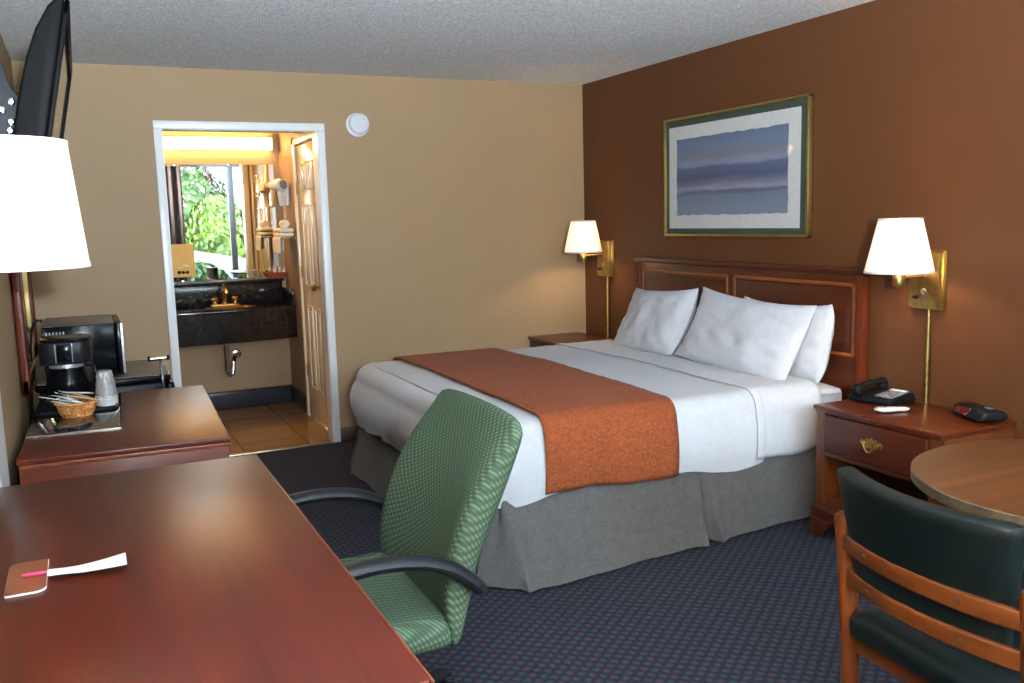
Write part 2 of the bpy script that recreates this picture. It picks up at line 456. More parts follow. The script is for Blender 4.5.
struct(MB().box(1.49, 1.49 + T, YB + T, AD0, 0, ZC).box(1.49, 1.49 + T, AD1, YA + T, 0, ZC).box(1.49, 1.49 + T, AD0, AD1, 2.03, ZC),
       'wall_alcove_right', M['beige'], 'beige alcove wall holding the hair dryer and the towel shelf')
# alcove opening: jamb lining + casing
j = MB().box(DX0 - .004, DX0 + .006, YB - .004, YB + T + .004, 0, DZ + .004).box(DX1 - .006, DX1 + .004, YB - .004, YB + T + .004, 0, DZ + .004).box(DX0 + .006, DX1 - .006, YB - .004, YB + T + .004, DZ - .006, DZ + .004)
for yy in (YB - .016, YB + T):
    for x0, x1 in ((DX0 - .044, DX0 + .002), (DX1 - .002, DX1 + .044)):
        j.box(x0, x1, yy, yy + .016, 0, DZ - .002, .004)
    j.box(DX0 - .044, DX1 + .044, yy, yy + .016, DZ - .002, DZ + .044, .004)
struct(j, 'trim_1', M['white_paint'], 'white painted casing around the alcove opening', smooth=True)
struct(MB().box(DX0 + .006, DX1 - .006, YB - .03, YB + .02, 0, .008, .003), 'trim_2', M['steel_strip'], 'metal strip where carpet meets the alcove tile', smooth=True)
def base(name, boxes, mat, label):
    b = MB()
    for q in boxes: b.box(*q, .004)
    struct(b, name, mat, label, smooth=True)
base('baseboard_back', [(XL, DX0 - .046, YB - .012, YB, 0, .096), (DX1 + .046, XR, YB - .012, YB, 0, .096)], M['base_dark'], 'dark brown baseboard under the beige wall')
base('baseboard_right', [(XR - .012, XR, YF, YB - .013, 0, .096)], M['base_dark'], 'dark brown baseboard under the brown wall')
base('baseboard_left', [(XL, XL + .012, YF, YB - .013, 0, .096)], M['base_dark'], 'dark brown baseboard along the television wall')
b = MB().box(XL, 1.478, YA - .012, YA, 0, .135, .003).box(1.478, 1.49, AD1 + .07, YA, 0, .135, .003)
struct(b, 'baseboard_alcove', M['slate'], 'slate blue tile skirting around the vanity alcove', smooth=True)
b = MB().box(XL, 1.475, YA - .016, YA, .135, .146, .003).box(1.474, 1.49, AD1 + .07, YA, .135, .146, .003)
struct(b, 'trim_3', M['base_dark'], 'black cap strip above the slate skirting', smooth=True)

# side door in the alcove (six panels, hinged at its far edge)
dr = MB().box(1.493, 1.53, AD0, AD1, .008, 2.025, .002).build('door_1', M['door_paint'])
tag(dr, 'cream six panel door in the side wall of the alcove', None, None, 'structure')
pw = (AD1 - AD0 - .11 * 2 - .07) / 2
for i in range(2):
    y0 = AD0 + .11 + i * (pw + .07)
    for z0, z1 in ((.24, .86), (1.0, 1.60), (1.70, 1.90)):
        p = MB()
        for a0, a1, b0, b1 in ((y0, y0 + .016, z0, z1), (y0 + pw - .016, y0 + pw, z0, z1), (y0, y0 + pw, z0, z0 + .016), (y0, y0 + pw, z1 - .016, z1)):
            p.box(1.486, 1.4935, a0, a1, b0, b1, .003)
        p.box(1.488, 1.4935, y0 + .036, y0 + pw - .036, z0 + .036, z1 - .036, .003)
        p.build('door_panel', M['door_paint'], dr)
MB().lathe([(.028, 0), (.028, .004), (.011, .006), (.011, .03), (.024, .036), (.03, .05), (.024, .062), (.006, .066)], n=20,
           xf=Matrix.Translation((1.493, AD0 + .075, 1.02)) @ Matrix.Rotation(-pi / 2, 4, 'Y')).build('door_knob', M['brass'], dr)
for z in (.36, 1.1, 1.72):
    MB().cyl((1.487, AD1 + .004, z - .045), (1.487, AD1 + .004, z + .045), .007, n=10).box(1.4865, 1.4925, AD1 - .03, AD1 + .004, z - .044, z + .044).build('hinge', M['brass_dull'], dr)
c = MB().box(1.474, 1.49, AD1 + .008, AD1 + .066, 0, 2.09, .004).box(1.474, 1.49, AD0 - .066, AD0 - .008, 0, 2.09, .004).box(1.474, 1.49, AD0 - .066, AD1 + .066, 2.033, 2.09, .004)
struct(c, 'trim_4', M['door_paint'], 'cream casing around the alcove side door', smooth=True)

# garden window
w = MB()
fr = .05
w.box(WX0, WX1, YF - .09, YF - .03, WZ0, WZ0 + fr).box(WX0, WX1, YF - .09, YF - .03, WZ1 - fr, WZ1)
w.box(WX0, WX0 + fr, YF - .09, YF - .03, WZ0, WZ1).box(WX1 - fr, WX1, YF - .09, YF - .03, WZ0, WZ1)
wf = struct(w, 'window_1', M['bronze_frame'], 'wide aluminium framed garden window')
for xm in (1.30, 2.395):
    MB().box(xm - .05, xm + .05, YF - .088, YF - .032, WZ0 + fr, WZ1 - fr, .004).build('mullion', M['bronze_frame'], wf)
for x0, x1 in ((WX0 + fr, 1.25), (1.35, 2.345), (2.445, WX1 - fr)):
    MB().box(x0, x1, YF - .063, YF - .057, WZ0 + fr, WZ1 - fr).build('glass_pane', M['glass'], wf)
def curtain(x0, x1, label):
    def f(i, jj):
        u = i / 60; x = x0 + u * (x1 - x0)
        return (x, YF + .10 + .035 * sin(u * 2 * pi * 6.5) + .01 * sin(u * 40), .04 + (2.355 - .04) * jj / 8)
    c = thing('curtain', label, 'curtain')
    MB().grid(f, 61, 9).build('curtain_panel', M['curtain'], c)
    MB().cyl((x0 - .02, YF + .10, 2.365), (x1 + .02, YF + .10, 2.365), .012, n=10).build('curtain_rod', M['brass_dull'], c)
    for k in range(3): MB().cyl((x0 + .05 + k * (x1 - x0 - .1) / 2, YF + .002, 2.365), (x0 + .05 + k * (x1 - x0 - .1) / 2, YF + .10, 2.365), .006, n=8).build('rod_bracket', M['brass_dull'], c)
curtain(.72, 1.60, 'dark brown curtain seen gathered in the vanity mirror')

# garden outside
struct(MB().box(-9, 13, -16, YF - T - .002, -.16, -.06), 'ground_garden', M['lawn'], 'green groundcover outside the window')
struct(MB().prism([(-8, -3.9), (13, -7.5), (13, -6.0), (-8, -2.9)], -.058, -.03, 'z'), 'path_garden', M['path'], 'pale concrete path crossing the garden')
def bush(x, y, rx, ry, h, mat, label, n, flowers=0):
    t = thing('garden_bush', label, 'bush', (x, y, -.06), 0, 'bushes outside the window')
    rnd = random.Random(int(x * 100 + y * 10))
    m = MB(); bl = MB()
    m.lathe([(.1, 0), (.7, .1), (1, .45), (.85, .8), (.45, .97), (.02, 1.0)], n=14, xf=Matrix.Diagonal((rx * .85, ry * .85, h * .9, 1)))
    for k in range(n + flowers):
        th = rnd.uniform(0, 2 * pi); ph = rnd.uniform(.02, 1) ** .8
        rr = sqrt(max(0, 1 - (2 * ph - .75) ** 2 / 1.6)) * rnd.uniform(.82, 1.04)
        p = Vector((cos(th) * rx * rr, sin(th) * ry * rr, h * ph))
        s_ = rnd.uniform(.05, .11) * (1.0 if k < n else .9)
        d = Vector((cos(th), sin(th), rnd.uniform(-.3, 1))).normalized()
        a = d.cross(Vector((rnd.random(), rnd.random(), rnd.random()))).normalized(); bb = d.cross(a)
        if k >= n: p += d * .05
        q = [p - a * s_, p - bb * s_ * .5 + d * .02, p + a * s_, p + bb * s_ * .5 - d * .02]
        (m if k < n else bl).add(q, [[0, 1, 2, 3]])
    m.build('foliage', mat, t, fixn=False, smooth=False)
    if flowers: tag(bl.build('blossoms', M['blossom'], t, fixn=False, smooth=False), kind='stuff')
    return t
bush(.9, -5.5, .8, .7, 1.7, M['leaf2'], 'green garden bush behind the curtain edge with pink blossoms', 1500, 150)
bush(2.6, -5.0, .8, .7, 1.95, M['leaf'], 'tall bright green garden bush in the middle of the mirror', 1900)
bush(4.3, -5.6, .8, .7, 1.8, M['leaf2'], 'dark green garden bush with pink blossoms past the window post', 1500, 160)
bush(1.9, -7.6, 1.6, .7, 3.0, M['leaf2'], 'pink flowering hedge bush behind the bright green bush', 2200, 420)
bush(5.2, -7.8, 1.5, .7, 2.9, M['leaf'], 'pink flowering hedge bush at the end of the garden', 2000, 300)
bush(1.9, -3.1, .65, .4, .7, M['leaf2'], 'low green shrub in front of the pale garden path', 900)
bush(3.3, -3.5, .6, .4, .6, M['leaf'], 'low bright shrub beside the pale garden path', 900)
struct(MB().prism([(-6, -.06), (12, -.06), (12, .5), (3.2, .62), (1.4, .98), (-6, 1.3)], -4.1, -3.95, 'y'), 'kerb_garden', M['fence'], 'low pale sloping garden kerb in front of the bushes')
struct(MB().box(-6, 12, -9.6, -9.4, -.06, 3.1), 'wall_garden', M['fence'], 'whitewashed wall at the end of the garden')

# ---------------------------------------------------------------- bed
BX0, BX1, BY0, BY1 = 1.42, 3.31, 3.232, 5.165       # mattress footprint
ZT = .635
bed = thing('bed', 'king bed with grey linen skirt against the brown wall', 'bed', ((BX0 + BX1) / 2, (BY0 + BY1) / 2, 0))
bo = Matrix.Translation(-Vector(bed.location))
MB().box(BX0 + .02, BX1, BY0 + .02, BY1 - .02, .11, .335, .02, xf=bo).build('box_spring', M['quilt'], bed)
mt = MB().rbox((BX1 - BX0) / 2 - .012, (BY1 - BY0) / 2 - .012, .138, .05, 10, xf=bo @ Matrix.Translation(((BX0 + BX1) / 2, (BY0 + BY1) / 2, .481))).build('mattress', M['quilt'], bed)
pp = MB()
for z in (.365, .585):
    pp.tube([(BX1 - .06, BY0 + .008, z), (BX0 + .08, BY0 + .008, z)], .006, 8, xf=bo)
pp.build('piping', M['pillow_cloth'], mt)
for x, y in ((BX0 + .15, BY0 + .12), (BX1 - .11, BY0 + .10), (BX0 + .15, BY1 - .12), (BX1 - .11, BY1 - .12)):
    MB().lathe([(.03, 0), (.034, .01), (.026, .11)], (x, y, 0), 16, xf=bo).build('leg', M['black_matte'], bed)
def upath(x0, x1, y0, y1, r, n_side, n_c, n_foot):
    """U round the foot of the bed: near side (head to foot), corner, foot, corner, far side; gives (point, outward normal, path length)"""
    P = []
    for i in range(n_side): P.append((x1 + (x0 + r - x1) * i / n_side, y0, 0, -1))
    for i in range(n_c):
        a = pi / 2 * i / n_c; P.append((x0 + r - r * sin(a), y0 + r - r * cos(a), -sin(a), -cos(a)))
    for i in range(n_foot): P.append((x0, y0 + r + (y1 - y0 - 2 * r) * i / n_foot, -1, 0))
    for i in range(n_c):
        a = pi / 2 * i / n_c; P.append((x0 + r - r * cos(a), y1 - r + r * sin(a), -cos(a), sin(a)))
    for i in range(n_side + 1): P.append((x0 + r + (x1 - x0 - r) * i / n_side, y1, 0, 1))
    out = []; L = 0
    for i, p in enumerate(P):
        if i: L += math.hypot(p[0] - P[i - 1][0], p[1] - P[i - 1][1])
        out.append((Vector((p[0], p[1], 0)), Vector((p[2], p[3], 0)), L))
    return out
# skirt with box pleats (near side split at x = 2.42, both foot corners, foot middle)
SP = upath(BX0 + .005, BX1 - .02, BY0 + .005, BY1 - .005, .03, 120, 5, 120)
def near(a, b, w): return max(0.0, 1 - abs(a - b) / w)
Ls = SP[-1][2]
side = BX1 - .02 - 2.425
corner = (BX1 - .02) - (BX0 + .005) - .03 + .025
pleats = [side, corner - .004, corner + .11, Ls / 2, Ls - corner - .035, Ls - side]
def skirt(i, k):
    p, n, L = SP[i]; v = k / 12
    fl_ = .02 + .145 * min(1, max(0, (L - .25) / 1.45)) if L < corner else .165 - .085 * min(1, (L - corner) / .35)
    if L > Ls - corner: fl_ = .02
    elif L > Ls / 2: fl_ = .08
    off = .012 + fl_ * v ** 1.15
    off += .005 * sin(L * 9) * v + .004 * sin(L * 23 + 1) * v
    zz = .335 - .322 * v
    for q in pleats:
        wd = .012 + .022 * v
        off -= (.03 + .05 * v) * (near(L, q, wd) ** .8)
        # the panels lift a little each side of a pleat
        off += .022 * v * (near(L, q + .045, .05) + near(L, q - .045, .05))
    return p + n * off + Vector((0, 0, zz))
MB().grid(skirt, len(SP), 13, xf=bo).build('bed_skirt', M['grey_linen'], bed, angle=60, fixn=False)

# duvet: U of profiles + crowned top
CR = .16
DP = upath(BX0 - .045, 2.765, BY0 - .012, BY1 + .012, CR, 90, 20, 150)
prof = []
for k in range(9):
    a = pi / 2 * k / 8; prof.append((-.085 + .085 * sin(a), ZT - .085 + .085 * cos(a) + .012))
for k in range(1, 15): prof.append((.010 * sin(pi * k / 14) + .004, ZT - .073 - (ZT - .073 - .325) * k / 14))
def foldamp(L, foot):
    return (.007 * sin(L * 27) + .004 * sin(L * 43 + 1.3)) * (1.0 if foot else .4)
def duvet_pt(i, k, P=DP, grow=0.0):
    p, n, L = P[i]; o, z = prof[k]
    t = max(0.0, (k - 8) / 14)
    foot = abs(n.x) > .5
    bulge = .055 * t ** 1.6 * (abs(n.x) ** 2) + (.02 * t if foot else 0)
    o2 = o + grow + t * foldamp(L, foot) + .012 * t * sin(L * 7.0)
    if foot: o2 += .03 * sin(pi * min(1, t * 1.1)) + .012
    dz = -.016 * t * (sin(L * 5 + .5)) - .012 * t * sin(L * 11)
    q = p + n * o2
    wr = .006 * mnoise.noise(Vector((q.x * 3, q.y * 3, z * 4))) + .003 * mnoise.noise(Vector((q.x * 9, q.y * 9, z * 9)))
    return Vector((q.x, q.y, z + dz + wr))
def topz(x, y):
    return ZT + .012 + .010 * sin(pi * (y - BY0) / (BY1 - BY0)) + .006 * mnoise.noise(Vector((x * 3, y * 3, ZT * 4))) + .003 * mnoise.noise(Vector((x * 9, y * 9, ZT * 9)))
d = MB(); NP = len(DP)
d.grid(lambda i, k: duvet_pt(i, k), NP, len(prof))
half = NP // 2
NB = 40
def topgrid(i, jn):
    a = duvet_pt(i, 0); b_ = duvet_pt(NP - 1 - i, 0); s_ = jn / NB
    q = a.lerp(b_, s_)
    w_ = min(1, 6 * min(s_, 1 - s_))
    q.z = q.z * (1 - w_) + topz(q.x, q.y) * w_
    return q
d.grid(topgrid, half + 1, NB + 1)
duvet = thing('duvet', 'white duvet spread over the king bed, hanging down its foot', 'duvet')
d.build('duvet_cover', M['white_cloth'], duvet, angle=70, fixn=False)
# the turned back band at the head, hanging over both sides
def band(x0, x1, name, mat, grow, zlow, parent, tuck=0.0, nx=12, hemw=0.0):
    def f(i, k):
        x = x0 + (x1 - x0) * i / nx
        yc = (BY0 + BY1) / 2; hw = (BY1 - BY0) / 2 + .012 + grow
        n = 44; K = 12 + n + 12 + 16
        # path: near hem -> up -> corner -> top -> corner -> far hem
        if k <= 10:
            z = zlow + (ZT - .073 - zlow) * k / 10; y = -hw - .010 * sin(pi * k / 10) - .004 - tuck * (1 - k / 10)
            t = 1 - k / 10
            y -= t * (.007 * sin(x * 26) + .008 * sin(x * 9 + 1)); z += t * .009 * sin(x * 8)
        elif k <= 18:
            a = pi / 2 * (k - 10) / 8; y = -hw + .085 - .085 * cos(a); z = ZT - .073 + grow + .085 * sin(a)
        elif k <= 18 + n:
            y = (-hw + .085) + (2 * hw - .17) * (k - 18) / n
            w_ = min(1, 6 * min((k - 18) / n, 1 - (k - 18) / n))
            z = (ZT + .012 + grow) * (1 - w_) + (topz(x, yc + y) + grow) * w_
        elif k <= 26 + n:
            a = pi / 2 * (k - 18 - n) / 8; y = hw - .085 + .085 * sin(a); z = ZT - .073 + grow + .085 * cos(a)
        else:
            t = (k - 26 - n) / 10; z = ZT - .073 - (ZT - .073 - zlow) * t; y = hw + .010 * sin(pi * t) + .004
        z += .003 * mnoise.noise(Vector((x * 14, y * 14, z * 9)))
        return (x, yc + y, z)
    n = 44
    return MB().grid(f, nx + 1, 37 + n).build(name, mat, parent, angle=70, fixn=False)
sheet = thing('bed_sheet', 'white bed sheet folded over the duvet in front of the pillows', 'sheet')
s0 = band(2.72, 3.115, 'sheet_top', M['white_cloth'], .004, .338, sheet, nx=16)
s1 = band(2.715, 2.76, 'folded_edge', M['white_cloth'], .0065, .332, sheet, nx=8)
for ob in (s0, s1):
    md = ob.modifiers.new('thick', 'SOLIDIFY'); md.thickness = .002; md.offset = 1
runner = thing('bed_runner', 'rust orange woven runner laid across the white duvet', 'bed runner')
ob = band(1.63, 2.275, 'runner_cloth', M['rust'], .016, .335, runner, nx=16)
md = ob.modifiers.new('thick', 'SOLIDIFY'); md.thickness = .004; md.offset = 1

def pillow(name, w, h, th, c, tilt, label, yaw=0.0, seed=0, roll=0.0, soft=.0):
    def P(sgn):
        def f(i, k):
            u = -1 + 2 * i / 40; v = -1 + 2 * k / 28
            x = u * w / 2 * (1 - .07 * (1 - v * v) * abs(u) ** 3 - soft * (abs(u) ** 5) * (abs(v) ** 5)); z = v * h / 2 * (1 - (.15 if v > 0 else .06) * (1 - u * u) * abs(v) ** 3)
            t = th / 2 * ((1 - abs(u) ** 2.6) * (1 - abs(v) ** 2.6)) ** .55
            t *= 1 + .14 * mnoise.noise(Vector((u * 1.5 + seed, v * 1.5, sgn)))
            t += .013 * mnoise.noise(Vector((u * 4 + seed * 3, v * 4, sgn * 2))) * (1 - u ** 8) * (1 - v ** 8)
            # diagonal pull wrinkles from the corners
            t += .006 * sin(16 * (u * .8 + v) + seed) * abs(u * v) ** .8 * (1 - u ** 8) * (1 - v ** 8)
            sag = -.02 * (1 - v) * .5 * (1 - u * u)
            return Vector((x, sgn * t - .03 * (v ** 2) , z + sag))
        return f
    t = thing(name, label, 'pillow', c, 0, 'bed pillows')
    t.rotation_euler = (0, 0, 0)
    xf = Matrix.Rotation(tilt, 4, 'Y') @ Matrix.Rotation(yaw, 4, 'Z') @ Matrix.Rotation(roll, 4, 'X') @ Matrix.Rotation(-pi / 2, 4, 'Z')
    m = MB().grid(P(1), 41, 29, xf=xf).grid(P(-1), 41, 29, xf=xf)
    m.build('pillowcase', M['pillow_cloth'], t, angle=80)
    return t
pillow('pillow', .75, .42, .19, (3.105, 4.578, .820), R(28), 'white pillow at the corner end of the headboard', R(-5), 1, R(-1), .03)
pillow('pillow', .88, .42, .19, (3.10, 3.768, .826), R(27), 'large white front pillow with its pointed corner up', R(2), 2, R(2.2))
pillow('pillow', .70, .39, .15, (3.246, 3.63, .809), R(12), 'white pillow tucked behind the large front pillow', R(0), 3, 0, .08)

# headboard
hb = thing('headboard', 'mahogany headboard with two framed panels on the brown wall', 'headboard', (3.36, 4.23, 0))
ho = Matrix.Translation((-3.36, -4.23, 0))
MB().box(3.345, 3.385, 3.205, 5.150, .30, 1.155, .003, xf=ho).build('backing_panel', M['mahog_y'], hb)
MB().box(3.325, 3.387, 3.185, 5.170, 1.150, 1.178, .006, xf=ho).build('top_rail', M['mahog_y'], hb)
for y in (3.195, 5.115): MB().box(3.336, 3.386, y, y + .045, .02, 1.152, .004, xf=ho).build('post', M['mahog_z'], hb)
for y0, y1 in ((3.243, 4.150), (4.200, 5.085)):
    MB().box(3.339, 3.346, y0 + .03, y1 - .03, .77, 1.075, .003, xf=ho).build('inset_panel', M['mahog_y'], hb)
    m = MB()
    for a in ((y0, y0 + .018, .745, 1.105), (y1 - .018, y1, .745, 1.105), (y0, y1, .745, .763), (y0, y1, 1.087, 1.105)):
        m.box(3.336, 3.347, *a, .004, xf=ho)
    m.build('panel_moulding', M['hb_highlight'], hb)

# nightstands
def nightstand(label, y0, y1, z1=.602):
    x0, x1 = 2.905, 3.325
    t = thing('nightstand', label, 'nightstand', ((x0 + x1) / 2, (y0 + y1) / 2, 0), 0, 'nightstands beside the bed')
    xf = Matrix.Translation((-(x0 + x1) / 2, -(y0 + y1) / 2, 0))
    m = MB().box(x0 - .012, x1, y0 - .012, y1 + .012, z1 - .02, z1, .006, 3, xf=xf); m.box(x0 - .004, x1, y0 - .004, y1 + .004, z1 - .03, z1 - .02, .003, xf=xf)
    m.build('top', M['night_top'], t)
    for a in (y0, y1 - .022): MB().box(x0 + .004, x1, a, a + .022, .13, z1 - .03, .002, xf=xf).build('side_panel', M['night_side'], t)
    MB().box(x1 - .012, x1 - .002, y0 + .022, y1 - .022, .13, z1 - .03, xf=xf).build('back_panel', M['inside_dark'], t)
    for a in (y0, y1 - .05): MB().box(x0, x0 + .022, a, a + .05, .15, z1 - .03, .003, xf=xf).build('front_stile', M['night_side'], t)
    MB().box(x0, x0 + .02, y0 + .05, y1 - .05, .378, .398, .003, xf=xf).build('front_rail', M['night_front'], t)
    MB().box(x0 + .02, x1 - .01, y0 + .022, y1 - .022, .378, .39, xf=xf).build('drawer_floor', M['inside_dark'], t)
    MB().box(x0, x1 - .01, y0 + .01, y1 - .01, .135, .16, .003, xf=xf).build('bottom_shelf', M['night_side'], t)
    MB().box(x0 - .018, x1, y0 - .016, y1 + .016, .085, .14, .012, 3, xf=xf).build('base_moulding', M['night_front'], t)
    for sy, a in ((1, y0 - .014), (-1, y1 + .014)):
        poly = [(a, 0), (a + sy * .055, 0), (a + sy * .062, .03), (a + sy * .09, .05), (a + sy * .12, .088), (a, .088)]
        MB().prism(poly, x0 - .016, x0 + .012, 'x', .003, xf=xf).build('bracket_foot', M['night_front'], t)
        MB().box(x1 - .05, x1, min(a, a + sy * .05), max(a, a + sy * .05), 0, .088, .003, xf=xf).build('rear_foot', M['night_front'], t)
    dw = MB().box(x0 - .012, x0 + .018, y0 + .055, y1 - .055, .402, z1 - .034, .006, 3, xf=xf).build('drawer', M['night_front'], t)
    yc, zc = (y0 + y1) / 2, .49
    pl = [(-.062, .004), (-.05, .02), (-.036, .014), (-.028, .024), (-.014, .020), (0, .032), (.014, .020), (.028, .024), (.036, .014), (.05, .02), (.062, .004),
          (.05, -.010), (.036, -.006), (.026, -.018), (.01, -.014), (0, -.022), (-.01, -.014), (-.026, -.018), (-.036, -.006), (-.05, -.010)]
    MB().prism([(yc + a, zc + b_) for a, b_ in pl], x0 - .0155, x0 - .012, 'x', xf=xf).build('handle_plate', M['brass_dull'], dw)
    h = MB().tube([(x0 - .022 - .010 * sin(pi * k / 10), yc - .036 + .072 * k / 10, zc + .004 - .034 * sin(pi * k / 10)) for k in range(11)], .0042, 8, xf=xf)
    for a in (-.036, .036): h.cyl((x0 - .014, yc + a, zc + .004), (x0 - .028, yc + a, zc + .004), .007, n=10, xf=xf)
    h.build('bail_handle', M['brass'], dw)
    return t
nightstand('cherry nightstand carrying the telephone and the clock radio', 2.378, 3.028)
nightstand('cherry nightstand in the wall corner behind the bed', 5.235, 5.905)

# wall lamps
def sconce(label, wx, y, sx, arm, zb, zt, rb, rt, pz0, pz1, cord=.45, sdir=1, shift=0.0, swing=0.0, power=9.0, socket=True, colr=(1, .70, .42)):
    """sx is the direction out of the wall (-1 from the brown wall)"""
    t = thing('wall_lamp', label, 'lamp', (wx, y, pz0), 0, 'swing arm wall lamps')
    xf = Matrix.Translation((-wx, -y, -pz0))
    hwid = .078
    MB().box(wx, wx + sx * .042, y - hwid, y + hwid, pz0, pz1, .005, 2, xf=xf).box(wx + sx * .002, wx + sx * .012, y - hwid - .012, y + hwid + .012, pz0 - .006, pz1 + .006, .003, xf=xf).build('wall_plate', M['brass'], t)
    MB().lathe([(.011, 0), (.010, .008), (.006, .018)], n=14, xf=xf @ Matrix.Translation((wx + sx * .042, y + .035, pz0 + .05)) @ Matrix.Rotation(sx * pi / 2, 4, 'Y')).build('switch_knob', M['black_plastic'], t)
    MB().lathe([(.014, 0), (.014, .003), (.010, .005)], n=16, xf=xf @ Matrix.Translation((wx + sx * .042, y - .005, pz0 + .075)) @ Matrix.Rotation(sx * pi / 2, 4, 'Y')).build('cover_screw', M['bolt'], t)
    cx, cy = wx + sx * arm, y + shift
    az = zb - .026 if socket else zb + .02
    el = (wx + sx * .075, y - .02 * sdir + swing, az)
    MB().tube([(wx + sx * .03, y, az), (wx + sx * .06, y, az), el, (cx, cy, az)], .0088, 10, xf=xf).build('swing_arm', M['brass'], t)
    if socket:
        MB().lathe([(.006, -.070), (.022, -.064), (.026, -.05), (.026, -.005), (.018, .012), (.014, .05)], (cx, cy, zb), 20, xf=xf).build('socket', M['brass'], t)
    else:
        MB().lathe([(.012, .012), (.018, .02), (.018, .06), (.014, .065)], (cx, cy, zb), 20, xf=xf).build('socket', M['brass'], t)
    sh = MB().lathe([(rb, 0), (rt, zt - zb)], (cx, cy, zb), 48, caps=False, xf=xf).build('lamp_shade', M['shade'], t)
    for r_, z_ in ((rb, zb), (rt, zt)):
        MB().lathe([(r_ - .002, -.004), (r_ + .0015, -.004), (r_ + .0015, .005), (r_ - .002, .005), (r_ - .002, -.004)], (cx, cy, z_), 48, caps=False, xf=xf).build('edge_tape', M['shade_trim'], sh)
    sp = MB()
    for a in range(3): sp.cyl((cx, cy, zt - .02), (cx + (rt - .001) * cos(a * 2.094), cy + (rt - .001) * sin(a * 2.094), zt - .006), .0016, n=6, xf=xf)
    sp.lathe([(.004, -.03), (.008, -.024), (.006, -.012), (.009, -.004), (.003, .008)], (cx, cy, zt), 12, xf=xf)
    sp.build('finial', M['brass'], sh)
    MB().lathe([(.012, .04), (.02, .07), (.029, .10), (.026, .125), (.01, .14)], (cx, cy, zb), 18, xf=xf).build('bulb', M['bulb'], t)
    if cord:
        MB().cyl((wx + sx * .012, y - .01, pz0), (wx + sx * .012, y - .01, cord), .0105, n=12, xf=xf).build('cord_cover', M['brass_dull'], t)
    L = bpy.data.lights.new('lamp_bulb_light', 'POINT'); L.energy = power; L.color = colr; L.shadow_soft_size = .035
    lo = bpy.data.objects.new('bulb_light', L); COL.objects.link(lo); lo.parent = t; lo.location = (cx - wx, cy - y, zb + .085 - pz0)
    return t
LP = 12.0
sconce('brass wall lamp lit above the telephone nightstand', XR, 2.862, -1, .215, 1.186, 1.409, .142, .089, 1.015, 1.264, shift=-.022, power=LP)
sconce('brass wall lamp lit in the corner beside the cream wall', XR, 5.60, -1, .215, 1.211, 1.424, .134, .087, 1.034, 1.281, shift=-.03, power=LP)
sconce('wall lamp glowing white below the television, over the desk', XL, 2.00, 1, .134, 1.390, 1.628, .146, .124, 1.20, 1.46, cord=.76, socket=False, swing=-.02, shift=.035, power=LP * .3, colr=(1, .80, .6))

# picture
pc = thing('picture', 'framed blue abstract wash print above the headboard', 'picture', (3.385, 4.26, 1.319))
po = Matrix.Translation((-3.385, -4.26, -1.319))
py0, py1, pz0, pz1 = 3.588, 4.852, 1.321, 2.036
m = MB()
for a in ((py0, py0 + .014, pz0, pz1), (py1 - .014, py1, pz0, pz1), (py0, py1, pz0, pz0 + .014), (py0, py1, pz1 - .014, pz1)): m.box(3.352, 3.387, *a, .003, xf=po)
m.build('gold_frame', M['gold'], pc)
MB().box(3.368, 3.386, py0 + .01, py1 - .01, pz0 + .01, pz1 - .01, xf=po).build('green_mat', M['mat_green'], pc)
mw = MB().box(3.366, 3.369, 3.656, 4.808, 1.368, 1.983, xf=po).build('white_mat', M['mat_white'], pc)
ed = [(3.744 + .983 * k / 24, 1.448 + random.uniform(-.004, .004)) for k in range(25)] + [(4.727 + random.uniform(-.004, .004), 1.448 + .458 * k / 12) for k in range(1, 13)] + \
     [(4.727 - .983 * k / 24, 1.906 + random.uniform(-.004, .004)) for k in range(1, 25)] + [(3.744 + random.uniform(-.004, .004), 1.906 - .458 * k / 12) for k in range(1, 12)]
apo = MB().prism(ed, 3.3645, 3.366, 'x').build('print_sheet', M['art'], pc, smooth=False)
apo.location = (-3.385, -4.26, -1.319)
# smoke detector
sd = thing('smoke_detector', 'round white smoke detector on the beige wall', 'smoke detector', (1.697, YB, 2.088))
rx = Matrix.Rotation(pi / 2, 4, 'X')
MB().lathe([(.076, 0), (.076, .012), (.066, .016)], n=40, xf=rx).build('mounting_base', M['detector'], sd)
MB().lathe([(.064, .016), (.068, .02), (.066, .036), (.056, .044), (.0, .046)], n=40, caps=False, xf=rx @ Matrix.Translation((.006, .006, 0))).build('cover', M['detector'], sd)
MB().lathe([(.005, .044), (.004, .047)], n=10, xf=rx @ Matrix.Translation((.034, .032, 0))).build('indicator', M['grey_plastic'], sd)

# ---------------------------------------------------------------- desk
dk = thing('desk', 'mahogany writing desk with the coaster and paper strip on it', 'desk', (.09, 2.065, 0))
do = Matrix.Translation((-.09, -2.065, 0))
MB().box(-.262, .440, 1.272, 2.862, .722, .750, .004, 2, xf=do).build('desk_top', M['mahog'], dk)
m = MB().box(-.255, .436, 1.266, 1.2725, .716, .7495, .003, xf=do).box(.4395, .445, 1.268, 2.864, .718, .7490, .0025, xf=do)
m.build('edge_band', M['mahog_edge'], dk)
for y0 in (1.30, 2.79): MB().box(-.25, .40, y0, y0 + .035, 0, .722, .003, xf=do).build('end_panel', M['mahog_z'], dk)
MB().box(-.25, -.22, 1.335, 2.79, .12, .722, .003, xf=do).build('modesty_panel', M['mahog_x'], dk)
ap = MB().box(.30, .32, 1.335, 2.79, .665, .722, .003, xf=do).build('apron', M['mahog_x'], dk)
